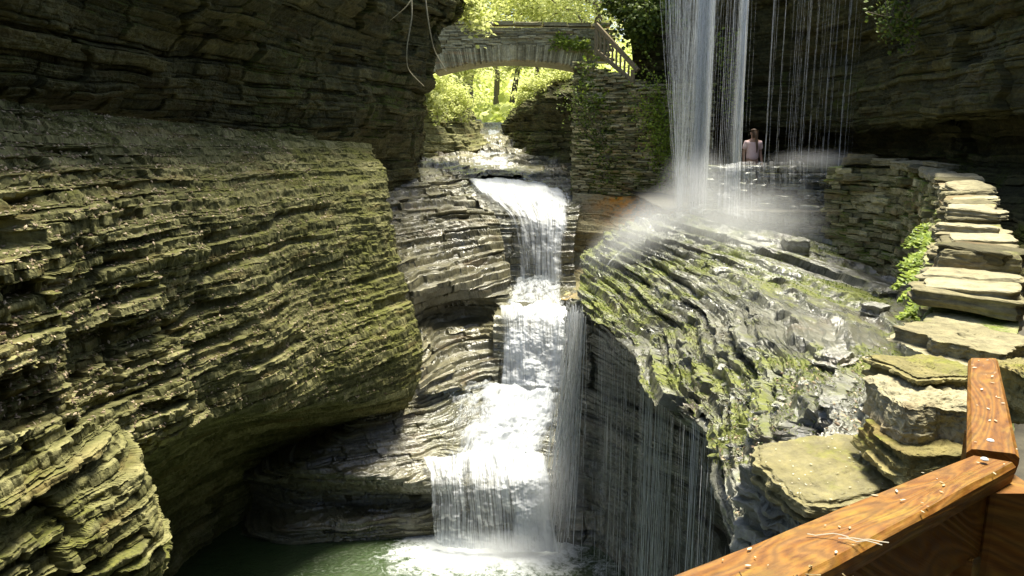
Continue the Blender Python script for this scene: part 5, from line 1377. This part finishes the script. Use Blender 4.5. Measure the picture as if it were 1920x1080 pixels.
# ================================================================== PERSON
def person(at, yaw):
    root = empty('person', at, 'person in a pink shirt with a long dark ponytail walking away behind the wall', 'person')
    root.rotation_euler = (0, 0, yaw)
    def skin(name, verts, edges, radii, mat, rootv=0, sub=2):
        me = bpy.data.meshes.new(name); me.from_pydata(verts, edges, []); o = bpy.data.objects.new(name, me); COL.objects.link(o); o.parent = root
        me.materials.append(mat)
        md = o.modifiers.new('skin', 'SKIN'); md.use_smooth_shade = True
        for i, rr in enumerate(radii):
            sv = me.skin_vertices[0].data[i]; sv.radius = (rr, rr) if isinstance(rr, (int, float)) else rr; sv.use_root = i == rootv
        s_ = o.modifiers.new('sub', 'SUBSURF'); s_.levels = sub; s_.render_levels = sub
        dg = bpy.context.evaluated_depsgraph_get(); me2 = bpy.data.meshes.new_from_object(o.evaluated_get(dg)); o.modifiers.clear(); o.data = me2
        return o
    V = [(0,0,0.95),(0,0,1.12),(0,0.01,1.3),(0,0,1.43),(0,-0.01,1.50),(0,-0.02,1.58),(0,-0.03,1.66),(0,-0.02,1.72)]
    R_ = [(.15,.11),(.13,.09),(.155,.10),(.13,.08),.052,(.068,.085),(.078,.095),(.05,.06)]
    Ed = [(i, i + 1) for i in range(7)]
    def chain(frm, pts, rad):
        k = frm
        for p, q in zip(pts, rad): V.append(p); R_.append(q); Ed.append((k, len(V) - 1)); k = len(V) - 1
        return k
    for s in (-1, 1):
        chain(0, [(s*.09,0,.88),(s*.10,-.02,.5),(s*.10,.03 + .12*s,.09),(s*.10,-.05 + .12*s,.04),(s*.10,-.14 + .12*s,.03)], [.085,.06,.042,.04,.03])
        h = chain(3, [(s*.17,0,1.42),(s*.22,.02,1.15),(s*.23,-.05,.92),(s*.23,-.07,.87)], [.05,.04,.028,(.034,.016)])
        for j in range(4): chain(h, [(s*.23 + (j-1.5)*.004,-.09 + (j-1.5)*.018 ,.82),(s*.225 + (j-1.5)*.003,-.10 + (j-1.5)*.018,.775 - .01*(1.5-abs(j-1.5)))], [.009,.008])
        chain(h, [(s*.21,-.11,.85),(s*.20,-.125,.82)], [.010,.008])
    skin('body', V, Ed, R_, M['skin'])
    sv = [(0,0,.93),(0,0,1.12),(0,.01,1.3),(0,0,1.42),(0,0,1.47)]; sr = [(.185,.135),(.16,.12),(.18,.125),(.15,.10),(.075,.07)]; se = [(0,1),(1,2),(2,3),(3,4)]
    for s in (-1, 1):
        k = len(sv); sv += [(s*.175,0,1.40),(s*.215,.01,1.22)]; sr += [.075,.068]; se += [(3,k),(k,k+1)]
    skin('shirt', sv, se, sr, M['shirt'])
    pv = [(0,0,.96),(-.095,0,.86),(.095,0,.86),(-.10,-.015,.55),(.10,-.015,.55)]; skin('shorts', pv, [(0,1),(0,2),(1,3),(2,4)], [(.165,.125),.11,.11,.09,.09], M['trousers'])
    skin('hair', [(0,.0,1.62),(0,.0,1.70),(0,.005,1.75),(.01,-.11,1.62),(.035,-.135,1.45),(.05,-.145,1.28),(.055,-.135,1.15)], [(0,1),(1,2),(0,3),(3,4),(4,5),(5,6)], [(.083,.10),(.085,.10),(.05,.06),.04,.032,.028,.010], M['hair'])
    def bit(name, size, at_, mat):
        mb = MB(); mb.add(SV[0][0] * size, SV[0][1], .5); o = mb.build(name, mat, root); o.location = at_
    for s in (-1, 1):
        bit('ear', [.02,.035,.06], (s*.082,-.02,1.63), M['skin']); bit('eye', [.026,.012,.012], (s*.032,.066,1.645), M['hair'])
    bit('nose', [.028,.035,.045], (0,.075,1.62), M['skin']); bit('mouth', [.045,.012,.010], (0,.066,1.575), M['shirt'])
q = P(1410, 300, 19.1)
person((q[0], q[1], PATH_Z + 0.12), 0.1)
